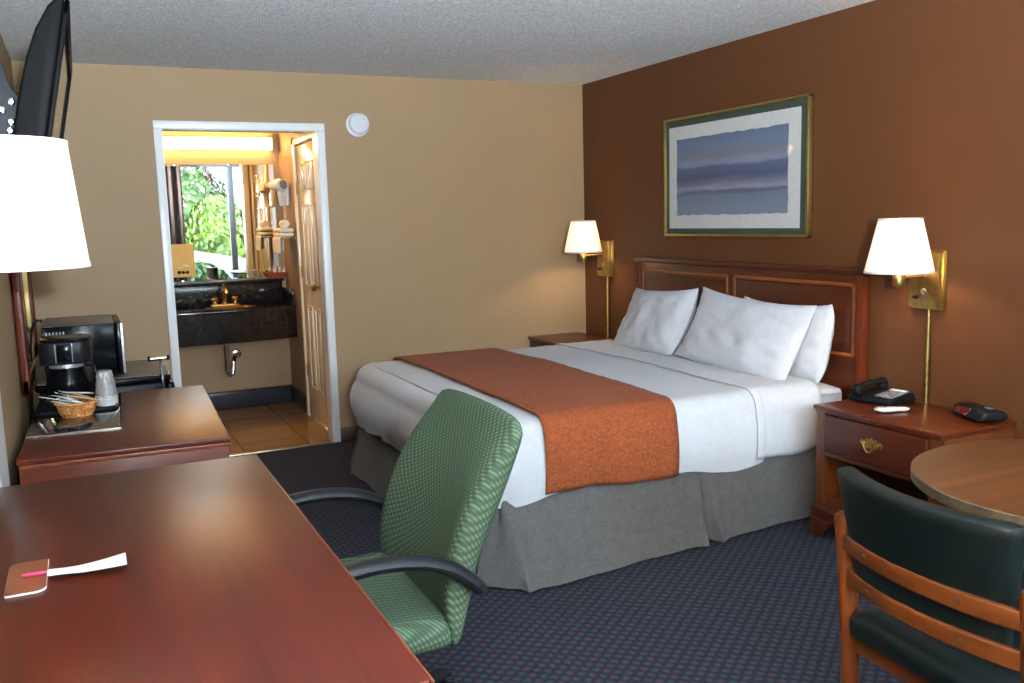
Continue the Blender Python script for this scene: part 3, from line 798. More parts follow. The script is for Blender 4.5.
# coaster
cs = thing('coaster', 'tan rounded coaster with chipped white edge on the desk', 'coaster', (-.154, 2.055, .7505))
def rrect(hx, hy, r, n=6, rs=None):
    P = []
    for ci, (sx, sy) in enumerate(((1, 1), (-1, 1), (-1, -1), (1, -1))):
        rr = rs[ci] if rs else r
        for k in range(n + 1):
            a = pi / 2 * (ci + k / n); P.append((sx * (hx - rr) + rr * cos(a), sy * (hy - rr) + rr * sin(a)))
    return P
cp = rrect(.037, .094, .012, 6, (.004, .022, .006, .022))
MB().prism(cp, 0, .004, 'z').build('white_core', M['paper_white'], cs)
MB().prism([(x * .985, y * .992) for x, y in cp], .004, .0052, 'z').build('tan_face', M['coaster'], cs)
# pen in a paper sleeve
pn = thing('toothbrush_sleeve', 'white paper strip with pink tip lying across the coaster', 'paper sleeve', (-.06, 2.04, .756))
ang = math.atan2(-.026, .148)
MB().tube([(-.103, .010, .004), (-.04, .006, .004)], .0036, 10).build('pink_stick', M['pink'], pn)
def sl(i, k):
    u = i / 20; x = -.056 + .150 * u; w_ = .019 + .026 * max(0, u - .25)
    v = -1 + 2 * k / 8
    lift = .0055 * (1 - v * v) * (1 - u) ** .7 + .016 * max(0, u - .35) ** 1.6
    return (x, .004 - .020 * u + v * w_ + .010 * max(0, u - .4), lift + .0035)
def sl2(i, k):
    p = sl(i, k); return (p[0], p[1], p[2] - .0006 - (.004 * (1 - i / 20) * (1 - (-1 + 2 * k / 8) ** 2)))
slv = MB().grid(sl, 21, 9).grid(sl2, 21, 9).build('paper_strip', M['paper_white'], pn, fixn=False)
for u0, q in ((17, 3), (17, 4), (12, 4)):
    a = Vector(sl(u0, q)); MB().box(a.x, a.x + .006, a.y - .001, a.y + .001, a.z + .0003, a.z + .0006).build('faint_print', M['grey_plastic'], slv)

# ---------------------------------------------------------------- dresser
ds = thing('dresser', 'mahogany dresser behind the desk holding the coffee tray', 'dresser', (.105, 3.708, 0), R(-2.1))
MB().box(-.322, .322, -.562, .562, .722, .741, .004, 3).build('top', M['mahog'], ds)
MB().box(-.316, .318, -.559, .559, .708, .7225, .003, 2).build('top_moulding', M['mahog_edge'], ds)
MB().box(-.316, .315, -.555, -.53, .09, .709, .003).build('end_panel', M['mahog_x'], ds)
MB().box(-.316, .315, .53, .555, .09, .709, .003).build('end_panel', M['mahog_x'], ds)
MB().box(-.31, -.30, -.53, .53, .09, .70).build('back_panel', M['inside_dark'], ds)
m = MB().box(.285, .309, -.55, -.50, .06, .70, .003).box(.285, .309, .50, .55, .06, .70, .003).box(.285, .305, -.5, .5, .06, .10).box(.285, .305, -.5, .5, .685, .70).box(.285, .305, -.012, .012, .1, .69)
m.build('front_frame', M['mahog_z'], ds)
MB().box(-.31, .29, -.54, .54, .07, .09).build('bottom_panel', M['inside_dark'], ds)
for sx in (-.29, .29):
    for sy in (-.53, .53):
        MB().box(sx - .025, sx + .025, sy - .025, sy + .025, 0, .075, .006).build('foot', M['mahog_z'], ds)
for r_ in range(3):
    for s_ in (-1, 1):
        z0 = .11 + r_ * .192; y0 = -.495 if s_ < 0 else .018
        dd = MB().box(.29, .315, y0, y0 + .477, z0, z0 + .18, .006, 3).build('drawer', M['mahog_x'], ds)
        h = MB().tube([(.322 + .014 * sin(pi * k / 8), y0 + .20 + .077 * k / 8, z0 + .09 - .018 * sin(pi * k / 8)) for k in range(9)], .004, 8)
        for a in (.20, .277): h.cyl((.314, y0 + a, z0 + .09), (.324, y0 + a, z0 + .09), .008, n=10)
        h.build('bail_handle', M['brass'], dd)
ds.scale = (1, 1, 1.0155)
DZT = .7525
# marble slab + black tray
sb = thing('marble_slab', 'polished dark marble slab under the basket on the dresser', 'slab', (-.062, 3.875, DZT), R(-2.1))
MB().box(-.148, .152, -.385, .36, .0005, .004, .001).build('slab_body', M['slab'], sb)
MB().box(-.150, .154, -.389, -.385, .0005, .0046).box(.152, .1555, -.389, .36, .0005, .0046).box(-.1515, -.148, -.389, .36, .0005, .0046).build('silver_rim', M['chrome'], sb)
tr = thing('coffee_tray', 'black plastic tray under the coffee maker and cups', 'tray', (-.060, 4.035, DZT + .005), R(-2.1))
MB().prism(rrect(.142, .185, .03), 0, .004, 'z').build('tray_base', M['black_matte'], tr)
rp = [(x, y, .0055) for x, y in rrect(.144, .187, .03)]
MB().tube(rp, .006, 8, closed=True).build('tray_lip', M['black_plastic'], tr)
TZ = DZT + .0095
# coffee maker (faces the camera)
cm = thing('coffee_maker', 'black drip coffee maker with glass carafe on the dresser tray', 'coffee maker', (-.086, 4.06, TZ), R(-4))
MB().prism(rrect(.088, .10, .03), 0, .028, 'z', .004).build('base', M['black_plastic'], cm)
MB().box(-.088, .088, .035, .10, .026, .19, .012).build('water_tank', M['black_plastic'], cm)
hd = MB().prism([(x, y - .004) for x, y in rrect(.094, .102, .045, 8)], .172, .262, 'z', .006).build('brew_head', M['black_plastic'], cm)
MB().prism([(x, y - .004) for x, y in rrect(.088, .096, .043, 8)], .262, .272, 'z', .003).build('lid', M['black_gloss'], hd)
MB().box(-.024, .024, -.112, -.102, .185, .25, .004).build('front_panel', M['black_gloss'], hd)
for s_ in (-1, 1): MB().box(s_ * .03 - .002, s_ * .03 + .002, -.1085, -.104, .18, .256, .001).build('trim_strip', M['grey_plastic'], hd)
ca = MB().lathe([(.058, 0), (.072, .01), (.080, .045), (.078, .07), (.066, .105), (.060, .125)], (0, -.022, .030), 36).build('carafe', M['black_gloss'], cm)
MB().lathe([(.063, .124), (.065, .126), (.065, .139), (.062, .141)], (0, -.022, .030), 36).build('carafe_band', M['silver_plastic'], ca)
MB().tube([(.062, -.03, .158), (.10, -.04, .152), (.108, -.042, .12), (.098, -.04, .08), (.079, -.035, .065)], .008, 10, r2=.006).build('carafe_handle', M['black_plastic'], ca)
# cup stack
ck = thing('cup_stack', 'stack of wrapped white foam cups beside the coffee maker', 'cups', (.045, 3.945, TZ))
for k in range(4):
    MB().lathe([(.041, 0), (.0425, .002), (.0425, .008), (.040, .010), (.029, .090), (.0, .091)], (0, 0, k * .0105), 28, caps=False).build('cup', M['cup'], ck)
def wrapf(i, k):
    th = 2 * pi * i / 40; z = .036 + .098 * k / 12; r_ = .0425 - .0135 * (k / 12) ** 1.2 + .0035 * mnoise.noise(Vector((cos(th) * 2.5, sin(th) * 2.5, k * .4)))
    return (r_ * cos(th), r_ * sin(th), z)
wr = NT('crinkled_clear_film'); wv = wr.coords()
wr.bsdf((140, 138, 137), .22, nrm=wr.bump(wr.noise(wv, 45, 3, .6, .6), .6, .01)); M['film'] = wr.m
MB().grid(wrapf, 40, 13, cu=True).lathe([(.029, .1335), (.027, .138), (.0, .1385)], n=40, caps=False).build('film_wrap', M['film'], ck)
# wicker basket with packets
bk = thing('packet_basket', 'small oval wicker basket of drink packets on the marble slab', 'basket', (-.062, 3.80, DZT + .0045))
bk.scale = (.9, .9, .95)
def wick(i, k):
    th = 2 * pi * i / 72; t = k / 10
    wv_ = .0022 * (1 if (i // 3 + k) % 2 else -1)
    rx_, ry_ = .058 + .022 * t ** .7, .046 + .018 * t ** .7
    return ((rx_ + wv_) * cos(th), (ry_ + wv_) * sin(th), .002 + .05 * t)
MB().grid(wick, 72, 11, cu=True).lathe([(1, 0), (1, .004)], n=36, sx=.058, sy=.046).build('woven_body', M['wicker'], bk, fixn=False)
rim = MB()
for ph in (0, pi):
    rim.tube([((.080 + .003 * cos(12 * a + ph)) * cos(a), (.064 + .003 * cos(12 * a + ph)) * sin(a), .054 + .003 * sin(12 * a + ph)) for a in [2 * pi * k / 96 for k in range(96)]], .004, 6, closed=True)
rim.build('braided_rim', M['wicker'], bk)
rr = random.Random(3)
pks = ['paper_white', 'packet_green', 'paper_white', 'packet_red', 'packet_tan', 'paper_white', 'packet_green', 'packet_tan', 'paper_white']
desc = {'paper_white': 'white', 'packet_green': 'green', 'packet_red': 'brick red', 'packet_tan': 'tan'}
for k, mt_ in enumerate(pks):
    px_ = thing('drink_packet', desc[mt_] + ' paper packet lying in the wicker basket on the dresser', 'packet', (-.062 - .026 + .012 * (k % 5) * 1.1, 3.80 - .02 + .014 * (k // 3), DZT + .054 + .0045 * k), 0, desc[mt_] + ' packets in the wicker basket')
    px_.rotation_euler = (R(rr.uniform(-8, 8)), R(rr.uniform(10, 22)), R(rr.uniform(-30, 30)))
    L_ = .055
    def pf(i, k2, s_):
        u = -1 + 2 * i / 12; v = -1 + 2 * k2 / 6
        return (u * L_, v * .015, s_ * .003 * (1 - u ** 6) * (1 - v * v))
    MB().grid(lambda i, k2: pf(i, k2, 1), 13, 7).grid(lambda i, k2: pf(i, k2, -1), 13, 7).build('packet_body', M[mt_], px_)
    MB().box(-L_ - .006, -L_ + .001, -.015, .015, -.0006, .0006).build('sealed_end', M['paper_white'], px_)
# coffee stirrer sticking out
st = thing('coffee_stirrer', 'thin white stirrer poking out of the wicker basket', 'stirrer', (-.105, 3.775, DZT + .072))
st.rotation_euler = (0, R(14), R(-8))
MB().box(-.085, .06, -.0025, .0025, -.001, .001, .0005).build('stick', M['paper_white'], st)

# fridge + microwave
fg = thing('mini_fridge', 'black compact refrigerator under the microwave', 'refrigerator', (.048, 4.68, 0))
MB().box(-.265, .255, -.285, .285, .02, .762, .012, 3).build('cabinet', M['black_plastic'], fg)
MB().prism([(x, y) for x, y in rrect(.280, .29, .035, 6)], .760, .792, 'z', .008, 3).build('top', M['black_gloss'], fg)
MB().prism([(x, y) for x, y in rrect(.272, .275, .03, 6)], .792, .7945, 'z').build('top_reflection', M['fridge_top'], fg)  # grey sheet colours in the wall's reflection on the glossy black top
fd = MB().box(.257, .292, -.285, .285, .05, .755, .012, 3).build('door', M['black_gloss'], fg)
MB().box(.292, .312, -.26, -.24, .45, .70, .006).build('handle', M['black_plastic'], fd)
for sx in (-.25, .22):
    for sy in (-.25, .25): MB().lathe([(.018, 0), (.018, .022)], (sx, sy, 0), 12).build('foot', M['black_matte'], fg)
mo = thing('microwave', 'black microwave with side vents on top of the refrigerator', 'microwave', (-.02, 4.665, .7945))
MB().box(-.165, .128, -.225, .25, .012, .246, .006, 2).build('cabinet', M['black_gloss'], mo)
MB().box(-.164, .128, -.224, .249, .2455, .2475, .001).build('top_panel', M['fridge_top'], mo)
for k in range(6): MB().box(-.150 + .0135 * k, -.1435 + .0135 * k, -.2262, -.2245, 0.196, .222, .0005).build('vent_slot', M['grey_plastic'], mo)
md_ = MB().box(.130, .158, -.225, .105, .012, .246, .005, 2).build('door', M['black_gloss'], mo)
MB().box(.158, .1605, -.19, .06, .05, .215, .001).build('door_window', M['screen'], md_)
MB().box(.151, .162, -.2268, -.222, .016, .244, .002).build('silver_edge', M['silver_plastic'], md_)
MB().box(.130, .155, .108, .25, .012, .246, .004).build('control_panel', M['black_plastic'], mo)
for sx in (-.13, .10):
    for sy in (-.18, .2): MB().lathe([(.014, 0), (.014, .0125)], (sx, sy, 0), 12).build('foot', M['black_matte'], mo)
cd = thing('power_cord', 'black power cord draping from the microwave down the corner', 'cord')
MB().tube([(-.196, 4.72, 1.046), (-.208, 4.72, 1.050), (-.222, 4.70, 1.040), (-.236, 4.68, 1.00), (-.242, 4.66, .94), (-.244, 4.62, .88), (-.246, 4.55, .80), (-.248, 4.45, .72), (-.250, 4.36, .60), (-.251, 4.33, .35), (-.251, 4.33, .02)], .006, 8).build('cable', M['black_plastic'], cd)
MB().cyl((-.196, 4.72, 1.046), (-.1865, 4.72, 1.046), .009, n=10).build('strain_relief', M['black_plastic'], cd)
# chrome stand
cst = thing('metal_stand', 'slim chrome stand with a T shaped bar beside the refrigerator', 'stand', (.285, 4.335, 0))
MB().cyl((0, 0, .012), (0, 0, .874), .0065, n=12).build('pole', M['chrome'], cst)
MB().cyl((-.050, 0, .878), (.030, 0, .880), .0095, n=14).build('top_bar', M['chrome'], cst)
for x_ in (-.050, .030): MB().cyl((x_ - .006, 0, .879), (x_ + .006, 0, .879), .0115, n=14).build('end_cap', M['black_plastic'], cst)
MB().lathe([(.030, 0), (.030, .006), (.012, .014)], n=24).build('base', M['chrome'], cst)
# white panel by the left wall
wp = thing('storage_panel', 'white upright panel standing between the desk and the dresser', 'panel', (-.259, 3.005, 0))
MB().box(-.005, .001, -.140, .150, .01, 1.02, .001).build('board', M['white_paint'], wp)
MB().box(.001, .002, -.13, .13, .06, .98).build('face', M['white_paint'], wp)
for y_ in (-.12, .12): MB().box(-.0055, .006, y_ - .02, y_ + .02, 0, .012, .002).build('foot', M['grey_plastic'], wp)

# wall mirror
wm = thing('wall_mirror', 'red mahogany framed mirror with gold lip beside the television', 'mirror', (XL, 4.56, .80))
W0, W1, H1 = -.46, .46, .95
m = MB()
for a in ((W0, W0 + .07, 0, H1), (W1 - .07, W1, 0, H1), (W0, W1, 0, .07), (W0, W1, H1 - .07, H1)): m.box(.004, .040, *a, .010, 3)
m.build('wood_frame', M['red_frame'], wm)
m = MB()
for a in ((W0 + .068, W0 + .076, .068, H1 - .068), (W1 - .076, W1 - .068, .068, H1 - .068), (W0 + .068, W1 - .068, .068, .076), (W0 + .068, W1 - .068, H1 - .076, H1 - .068)): m.box(.006, .022, *a, .002)
m.build('gold_lip', M['gold'], wm)
MB().box(.004, .012, W0 + .06, W1 - .06, .06, H1 - .06).build('glass', M['mirror'], wm)

# television
tv = thing('television', 'black flat television tilted down on a wall bracket', 'television', (-.045, 2.72, 1.67))
ta = math.atan2(.059, .286)
tx = Matrix.Rotation(ta, 4, 'Y')
hh_ = .285
back = [(.0, -hh_), (.0, hh_), (-.012, hh_ + .004), (-.03, hh_ - .02), (-.048, hh_ - .075), (-.058, hh_ - .14), (-.062, hh_ - .22), (-.062, -hh_ + .12), (-.05, -hh_ + .04), (-.02, -hh_ - .002)]
MB().prism(back, -.485, .485, 'y', .006, 3, xf=tx).build('housing', M['tv_black'], tv, angle=50)
m = MB()
for a in ((-.485, -.455, -hh_, hh_), (.455, .485, -hh_, hh_), (-.485, .485, hh_ - .032, hh_), (-.485, .485, -hh_, -hh_ + .05)): m.box(0, .010, *a, .003, xf=tx)
m.build('bezel', M['tv_black'], tv)
MB().box(.0, .004, -.46, .46, -hh_ + .045, hh_ - .03, xf=tx).build('screen', M['screen'], tv)
br = thing('tv_bracket', 'blue grey steel bracket holding the television to the wall', 'bracket', (XL, 2.62, 1.70))
MB().box(.0, .012, -.16, .16, -.16, .16, .003).build('wall_plate', M['mount'], br)
MB().prism([(.118, .128), (.145, .122), (.150, .085), (.160, .064), (.172, .05), (.172, -.05), (.178, -.12), (.118, -.16)], -.310, -.298, 'y', .003).build('side_plate', M['mount'], br)
MB().box(.012, .125, -.298, -.02, -.05, .05, .004).build('tilt_arm', M['mount'], br)
MB().box(.118, .132, -.298, .2, -.14, .02, .003).build('rear_plate', M['mount'], br)
for x_, z_ in ((.154, .040), (.134, .022), (.150, -.003), (.146, -.022), (.136, -.05)):
    MB().lathe([(.0, -.002), (.0085, 0), (.0085, .005), (.005, .009), (.0, .010)], n=12, caps=False, xf=Matrix.Translation((x_, -.310, z_)) @ Matrix.Rotation(pi / 2, 4, 'X')).build('bolt', M['bolt'], br)

# ---------------------------------------------------------------- green office chair
oc = thing('office_chair', 'green upholstered office chair with black arms at the desk', 'chair', (.50, 2.28, 0))
def seatfn(p):
    x, y, z = p
    z2 = z - .016 * (1 - (abs(y) / .285) ** 2) * (z > 0) - .05 * max(0, (-x - .2)) * 2
    return Vector((x, y, z2))
MB().rbox(.335, .285, .046, .044, 12, seatfn, Matrix.Translation((-.06, 0, .445))).build('seat', M['green_fabric'], oc)
def tab(T_, z):
    if z <= T_[0][0]: return T_[0][1]
    for (z0, a), (z1, b_) in zip(T_, T_[1:]):
        if z <= z1:
            u = (z - z0) / (z1 - z0); return a + (b_ - a) * u
    return T_[-1][1]
FR = [(.40, .272), (.46, .268), (.54, .272), (.63, .292), (.72, .318), (.80, .350), (.88, .392), (.96, .440)]
RE = [(.40, .275), (.43, .285), (.48, .305), (.54, .322), (.63, .345), (.72, .388), (.80, .425), (.88, .455), (.96, .478)]
def smooth_tab(T_, z): return sum(tab(T_, z + d_) for d_ in (-.045, -.03, -.015, 0, .015, .03, .045)) / 7
def backfn(p):
    x, y, z = p
    zz = .685 + z
    t = (zz - .40) / .57
    u = (x / .05 + 1) / 2
    yy = y * (1 + .03 * sin(pi * t) - .05 * max(0, t - .75))
    f_, r2_ = smooth_tab(FR, zz), smooth_tab(RE, zz)
    wrap = .050 * (abs(yy) / .285) ** 2.2 * sin(pi * min(1, .12 + t * .95)) ** .7
    X_ = (f_ - wrap) * (1 - u) + (r2_ - wrap * .12) * u
    zz2 = zz - .018 * (abs(y) / .28) ** 3 * max(0, t - .5) * 2
    return Vector((X_, yy, zz2))
MB().rbox(.05, .285, .285, .046, 14, backfn).build('backrest', M['green_fabric'], oc)
for sy in (-1, 1):
    P = [(.318, .563), (.298, .583), (.245, .626), (.17, .656), (.08, .668), (0, .665), (-.08, .648), (-.15, .612), (-.19, .56), (-.195, .50), (-.17, .44), (-.12, .385)]
    # smooth the path
    Q = []
    for i in range(len(P) - 1):
        for k in range(4):
            p0 = P[max(0, i - 1)]; p1 = P[i]; p2 = P[i + 1]; p3 = P[min(len(P) - 1, i + 2)]; u = k / 4
            f = lambda a, b_, c_, d_: .5 * (2 * b_ + (c_ - a) * u + (2 * a - 5 * b_ + 4 * c_ - d_) * u * u + (3 * b_ - a - 3 * c_ + d_) * u ** 3)
            Q.append((f(p0[0], p1[0], p2[0], p3[0]), f(p0[1], p1[1], p2[1], p3[1])))
    Q.append(P[-1])
    am = MB().tube([(x, sy * .310, z) for x, z in Q], .027, 14, r2=.019, up=None).build('armrest', M['arm_black'], oc)
    MB().lathe([(.009, 0), (.008, .004), (.0, .005)], n=12, caps=False, xf=Matrix.Translation((.315, sy * .336, .575)) @ Matrix.Rotation(-sy * pi / 2, 4, 'X')).build('arm_bolt', M['black_matte'], am)
    MB().cyl((-.13, sy * .31, .385), (-.10, sy * .10, .345), .018, n=12).build('arm_mount', M['arm_black'], oc)
MB().tube([(.10, 0, .335), (.25, 0, .33), (.345, 0, .36), (.40, 0, .45), (.425, 0, .58)], .035, 12, r2=.012, up=(0, 1, 0)).build('back_bracket', M['arm_black'], oc)
MB().box(-.10, .16, -.10, .10, .318, .400, .01).build('tilt_plate', M['arm_black'], oc)
MB().lathe([(.045, .075), (.05, .10), (.035, .13), (.028, .20), (.022, .21), (.022, .325)], (.085, 0, 0), n=24).build('gas_column', M['black_matte'], oc)
for k in range(5):
    a = R(34 + 72 * k); cx_, cy_ = cos(a), sin(a)
    lg = MB().tube([(.085 + .03 * cx_, .03 * cy_, .115), (.085 + .18 * cx_, .18 * cy_, .105), (.085 + .36 * cx_, .36 * cy_, .085), (.085 + .40 * cx_, .40 * cy_, .075)], [.034, .03, .026, .02], 12, r2=[.025, .022, .018, .014], up=(0, 0, 1)).build('base_leg', M['black_matte'], oc)
    m = MB()
    for s_ in (-1, 1):
        px_, py_ = .085 + .38 * cx_ - s_ * .016 * cy_, .37 * cy_ + s_ * .016 * cx_
        m.cyl((px_ - cy_ * .009, py_ + cx_ * .009, .029), (px_ + cy_ * .009, py_ - cx_ * .009, .029), .029, n=20)
    m.cyl((.085 + .38 * cx_, .38 * cy_, .03), (.085 + .38 * cx_, .38 * cy_, .08), .008, n=10)
    m.build('caster', M['black_plastic'], lg)

# ---------------------------------------------------------------- round table
rt = thing('round_table', 'round wood grain table beside the green vinyl chair', 'table', (2.355, 1.455, 0))
MB().lathe([(.0, .7400), (.428, .7400), (.436, .7385)], n=96, caps=False).build('table_top', M['ttop'], rt, angle=20)
MB().lathe([(.436, .7388), (.4405, .736), (.4405, .712), (.436, .708), (.0, .708)], n=96, caps=False).build('edge_band', M['tedge'], rt)
MB().lathe([(.11, .69), (.12, .708), (.0, .708)], n=32).build('top_plate', M['black_matte'], rt)
MB().lathe([(.055, .05), (.045, .10), (.04, .35), (.045, .62), (.07, .692)], n=28).build('pedestal', M['oak'], rt)
for k in range(4):
    a = k * pi / 2
    MB().tube([(.03 * cos(a), .03 * sin(a), .075), (.18 * cos(a), .18 * sin(a), .06), (.33 * cos(a), .33 * sin(a), .022)], [.03, .028, .02], 12, r2=[.045, .035, .02], up=(0, 0, 1)).build('pedestal_foot', M['oak'], rt)

# ---------------------------------------------------------------- wooden chair with green vinyl
wc = thing('side_chair', 'oak side chair with dark green vinyl pads at the round table', 'chair', (1.893, 1.400, 0), R(-4))
wo = Matrix.Translation((-1.93, -1.405, 0))
yA, yB = 1.112, 1.645
def bow(y):                        # rails and pad bow backwards, away from the table
    u = (y - (yA + yB) / 2) / ((yB - yA) / 2); return -.045 * (1 - u * u)
for y in (yA, yB):
    s_ = 1 if y > 1.4 else -1
    MB().tube([(1.735, y, 0), (1.735, y, .25), (1.728, y, .42), (1.715, y, .58), (1.704, y, .685), (1.703, y, .698), (1.702, y, .705)], [.021, .024, .026, .0255, .024, .02, .008], 16, r2=[.019, .021, .023, .0225, .022, .019, .008], xf=wo).build('rear_post', M['oak'], wc)
    MB().tube([(2.15, y, 0), (2.15, y, .38), (2.145, y, .41)], [.019, .023, .02], 14, xf=wo).build('front_leg', M['oak'], wc)
    MB().box(1.745, 2.14, y - .012, y + .012, .335, .385, .004, xf=wo).build('side_rail', M['oak_y'], wc)
def railmesh(z0, z1, x, th=.020):
    def f(i, k):
        y = yA + .012 + (yB - yA - .026) * i / 24; a = 2 * pi * k / 16
        cx_, cz_ = cos(a), sin(a)
        sx_ = math.copysign(abs(cx_) ** .5, cx_); sz_ = math.copysign(abs(cz_) ** .4, cz_)
        return (x + bow(y) + th / 2 * sx_, y, (z0 + z1) / 2 + (z1 - z0) / 2 * sz_)
    return MB().grid(f, 25, 16, cv=True, xf=wo)
for (z0, z1, x) in ((.610, .654, 1.704), (.520, .564, 1.716)):
    r_ = railmesh(z0, z1, x).build('back_rail', M['oak_y'], wc)
    for y in (1.25, 1.53):
        MB().lathe([(.0, .0), (.0062, .001), (.006, .004), (.0, .005)], n=12, caps=False, xf=wo @ Matrix.Translation((x + bow(y) - .0085, y, (z0 + z1) / 2)) @ Matrix.Rotation(-pi / 2, 4, 'Y')).build('screw', M['screw'], r_)
MB().box(1.728, 1.75, yA + .01, yB - .01, .335, .385, .004, xf=wo).build('seat_rail', M['oak_y'], wc)
MB().box(2.135, 2.16, yA + .01, yB - .01, .335, .385, .004, xf=wo).build('seat_rail', M['oak_y'], wc)
def padfn(p):
    x, y, z = p; t = (z + .155) / .31
    wide = .915 + .175 * min(1, max(0, t - .15) / .85) ** 1.2
    yy = y * wide
    lean = -.035 * t
    bowx = -.045 * (1 - min(1.1, (yy / .24) ** 2))
    bulge = -.022 * max(0, t - .42) * (1 if x < 0 else .0)
    return Vector((x + lean + bowx + bulge, yy, z + .012 * (abs(yy) / .25) ** 2 * max(0, t - .4)))
MB().rbox(.026, .240, .150, .022, 12, padfn, wo @ Matrix.Translation((1.742, 1.40, .668))).build('back_pad', M['green_vinyl'], wc)
def spfn(p):
    x, y, z = p
    return Vector((x, y, z + (.012 * (1 - (x / .23) ** 2) * (1 - (y / .25) ** 2) if z > 0 else 0)))
MB().rbox(.243, .226, .038, .036, 10, spfn, wo @ Matrix.Translation((1.925, 1.39, .425))).build('seat_pad', M['green_vinyl'], wc)

# ---------------------------------------------------------------- things on the nightstand
NZ = .6025
ph = thing('telephone', 'black desk telephone on the nightstand next to the pillow end', 'telephone', (3.195, 2.935, NZ), R(-82))
# local: x = width (handset at -x), y = depth
MB().prism([(-.085, .0), (.085, .0), (.085, .022), (.07, .042), (-.07, .028), (-.085, .016)], -.095, .095, 'x', .006, 3).build('base', M['black_plastic'], ph)
fp = Matrix.Translation((.03, -.0, .0385)) @ Matrix.Rotation(R(6.6), 4, 'X')
MB().box(-.02, .055, -.06, .055, -.003, .003, .001, xf=fp).build('faceplate', M['grey_plastic'], ph)
for r_ in range(4):
    for q in range(3): MB().box(-.008 + .018 * q, .005 + .018 * q, -.045 + .017 * r_, -.034 + .017 * r_, .0025, .006, .001, xf=fp).build('keypad_button', M['silver_plastic'], ph)
MB().box(-.015, .05, .03, .05, .0025, .005, .001, xf=fp).build('paper_label', M['paper_white'], ph)
MB().tube([(-.055, -.100, .046), (-.055, -.085, .056), (-.055, -.04, .066), (-.055, 0, .070), (-.055, .04, .070), (-.055, .085, .066), (-.055, .100, .058)], [.016, .024, .019, .017, .019, .024, .016], 14, r2=[.012, .018, .011, .010, .011, .018, .012], up=(0, 0, 1)).rbox(.022, .022, .016, .012, 4, None, Matrix.Translation((-.055, -.078, .043))).rbox(.022, .022, .016, .012, 4, None, Matrix.Translation((-.055, .078, .052))).build('handset', M['black_plastic'], ph)
ph.scale = (1.12, 1.12, 1.05)
rm = thing('remote_control', 'small white teardrop shaped handset on the nightstand edge', 'remote', (3.045, 2.745, NZ + .001), math.atan2(-.064, .139))
def tear(i, k):
    u = i / 20; th = 2 * pi * k / 16
    r_ = .030 * sin(pi * min(1, u * 1.35 + .02)) ** .6 if u < .5 else .0
    w_ = (.031 * max(.0, sin(pi * (u / .72) ** .8)) ** .6) if u < .52 else 0
    w_ = max(w_, .011 * (1 - max(0, u - .9) * 6) * (u > .3))
    if u > .52: w_ = max(w_, .031 * max(.0, sin(pi * min(1, (u / .72)) ** .8)) ** .6)
    w_ = max(w_, .002)
    h_ = .010 * min(1, u * 8) * min(1, (1 - u) * 6 + .25)
    return (-.072 + .15 * u, 1.15 * w_ * cos(th), .011 + h_ * sin(th))
MB().grid(tear, 21, 16, cv=True).build('body', M['white_plastic'], rm)
MB().rbox(.045, .012, .008, .007, 5, None, Matrix.Translation((.045, .020, .009)) @ Matrix.Rotation(R(8), 4, 'Z')).build('black_grip', M['black_plastic'], rm)
MB().box(-.045, -.02, -.006, .006, .0205, .0225, .001).build('button', M['grey_plastic'], rm)
ck_ = thing('clock_radio', 'black clock radio with red digits at the nightstand end', 'clock', (3.245, 2.475, NZ), R(-18))
# local: front faces -x, width along y
def clk(p):
    x, y, z = p
    return Vector((x + (.018 if x < 0 else 0) * (z / .03), y, z - .010 * (x > .02) * (z > 0)))
MB().rbox(.062, .098, .024, .018, 8, clk, Matrix.Translation((0, 0, .029))).build('body', M['black_plastic'], ck_)
fx = Matrix.Translation((-.0585, .03, .031)) @ Matrix.Rotation(R(28), 4, 'Y')
dp = MB().box(-.003, .006, -.045, .052, -.0165, .0165, .001, xf=fx).build('display', M['screen'], ck_)
SEG = {'2': 'abged', '0': 'abcdef', '1': 'bc', '5': 'afgcd', '8': 'abcdefg'}
def digit(ch, y0):
    m = MB(); w_, h_, t_ = .0150, .0250, .0028
    # y decreases to the reader's right when facing +x
    rc = {'a': (0, w_, h_ - t_, h_), 'g': (0, w_, h_ / 2 - t_ / 2, h_ / 2 + t_ / 2), 'd': (0, w_, 0, t_), 'f': (0, t_, h_ / 2, h_), 'b': (w_ - t_, w_, h_ / 2, h_), 'e': (0, t_, 0, h_ / 2), 'c': (w_ - t_, w_, 0, h_ / 2)}
    for s_ in SEG[ch]:
        a0, a1, b0, b1 = rc[s_]; m.box(-.0042, -.003, y0 - a0, y0 - a1, b0 - .0125, b1 - .0125, xf=fx)
    return m.build('digit', M['led'], dp)
digit('2', .040); digit('0', .006); digit('0', -.016)
MB().box(-.0042, -.003, .0135, .0165, .004, .007, xf=fx).box(-.0042, -.003, .0135, .0165, -.007, -.004, xf=fx).build('colon', M['led'], dp)
for k in range(4): MB().box(-.012, .006, -.045 - .010 * k, -.038 - .010 * k, .0525, .0555, .001).build('button', M['grey_plastic'], ck_)

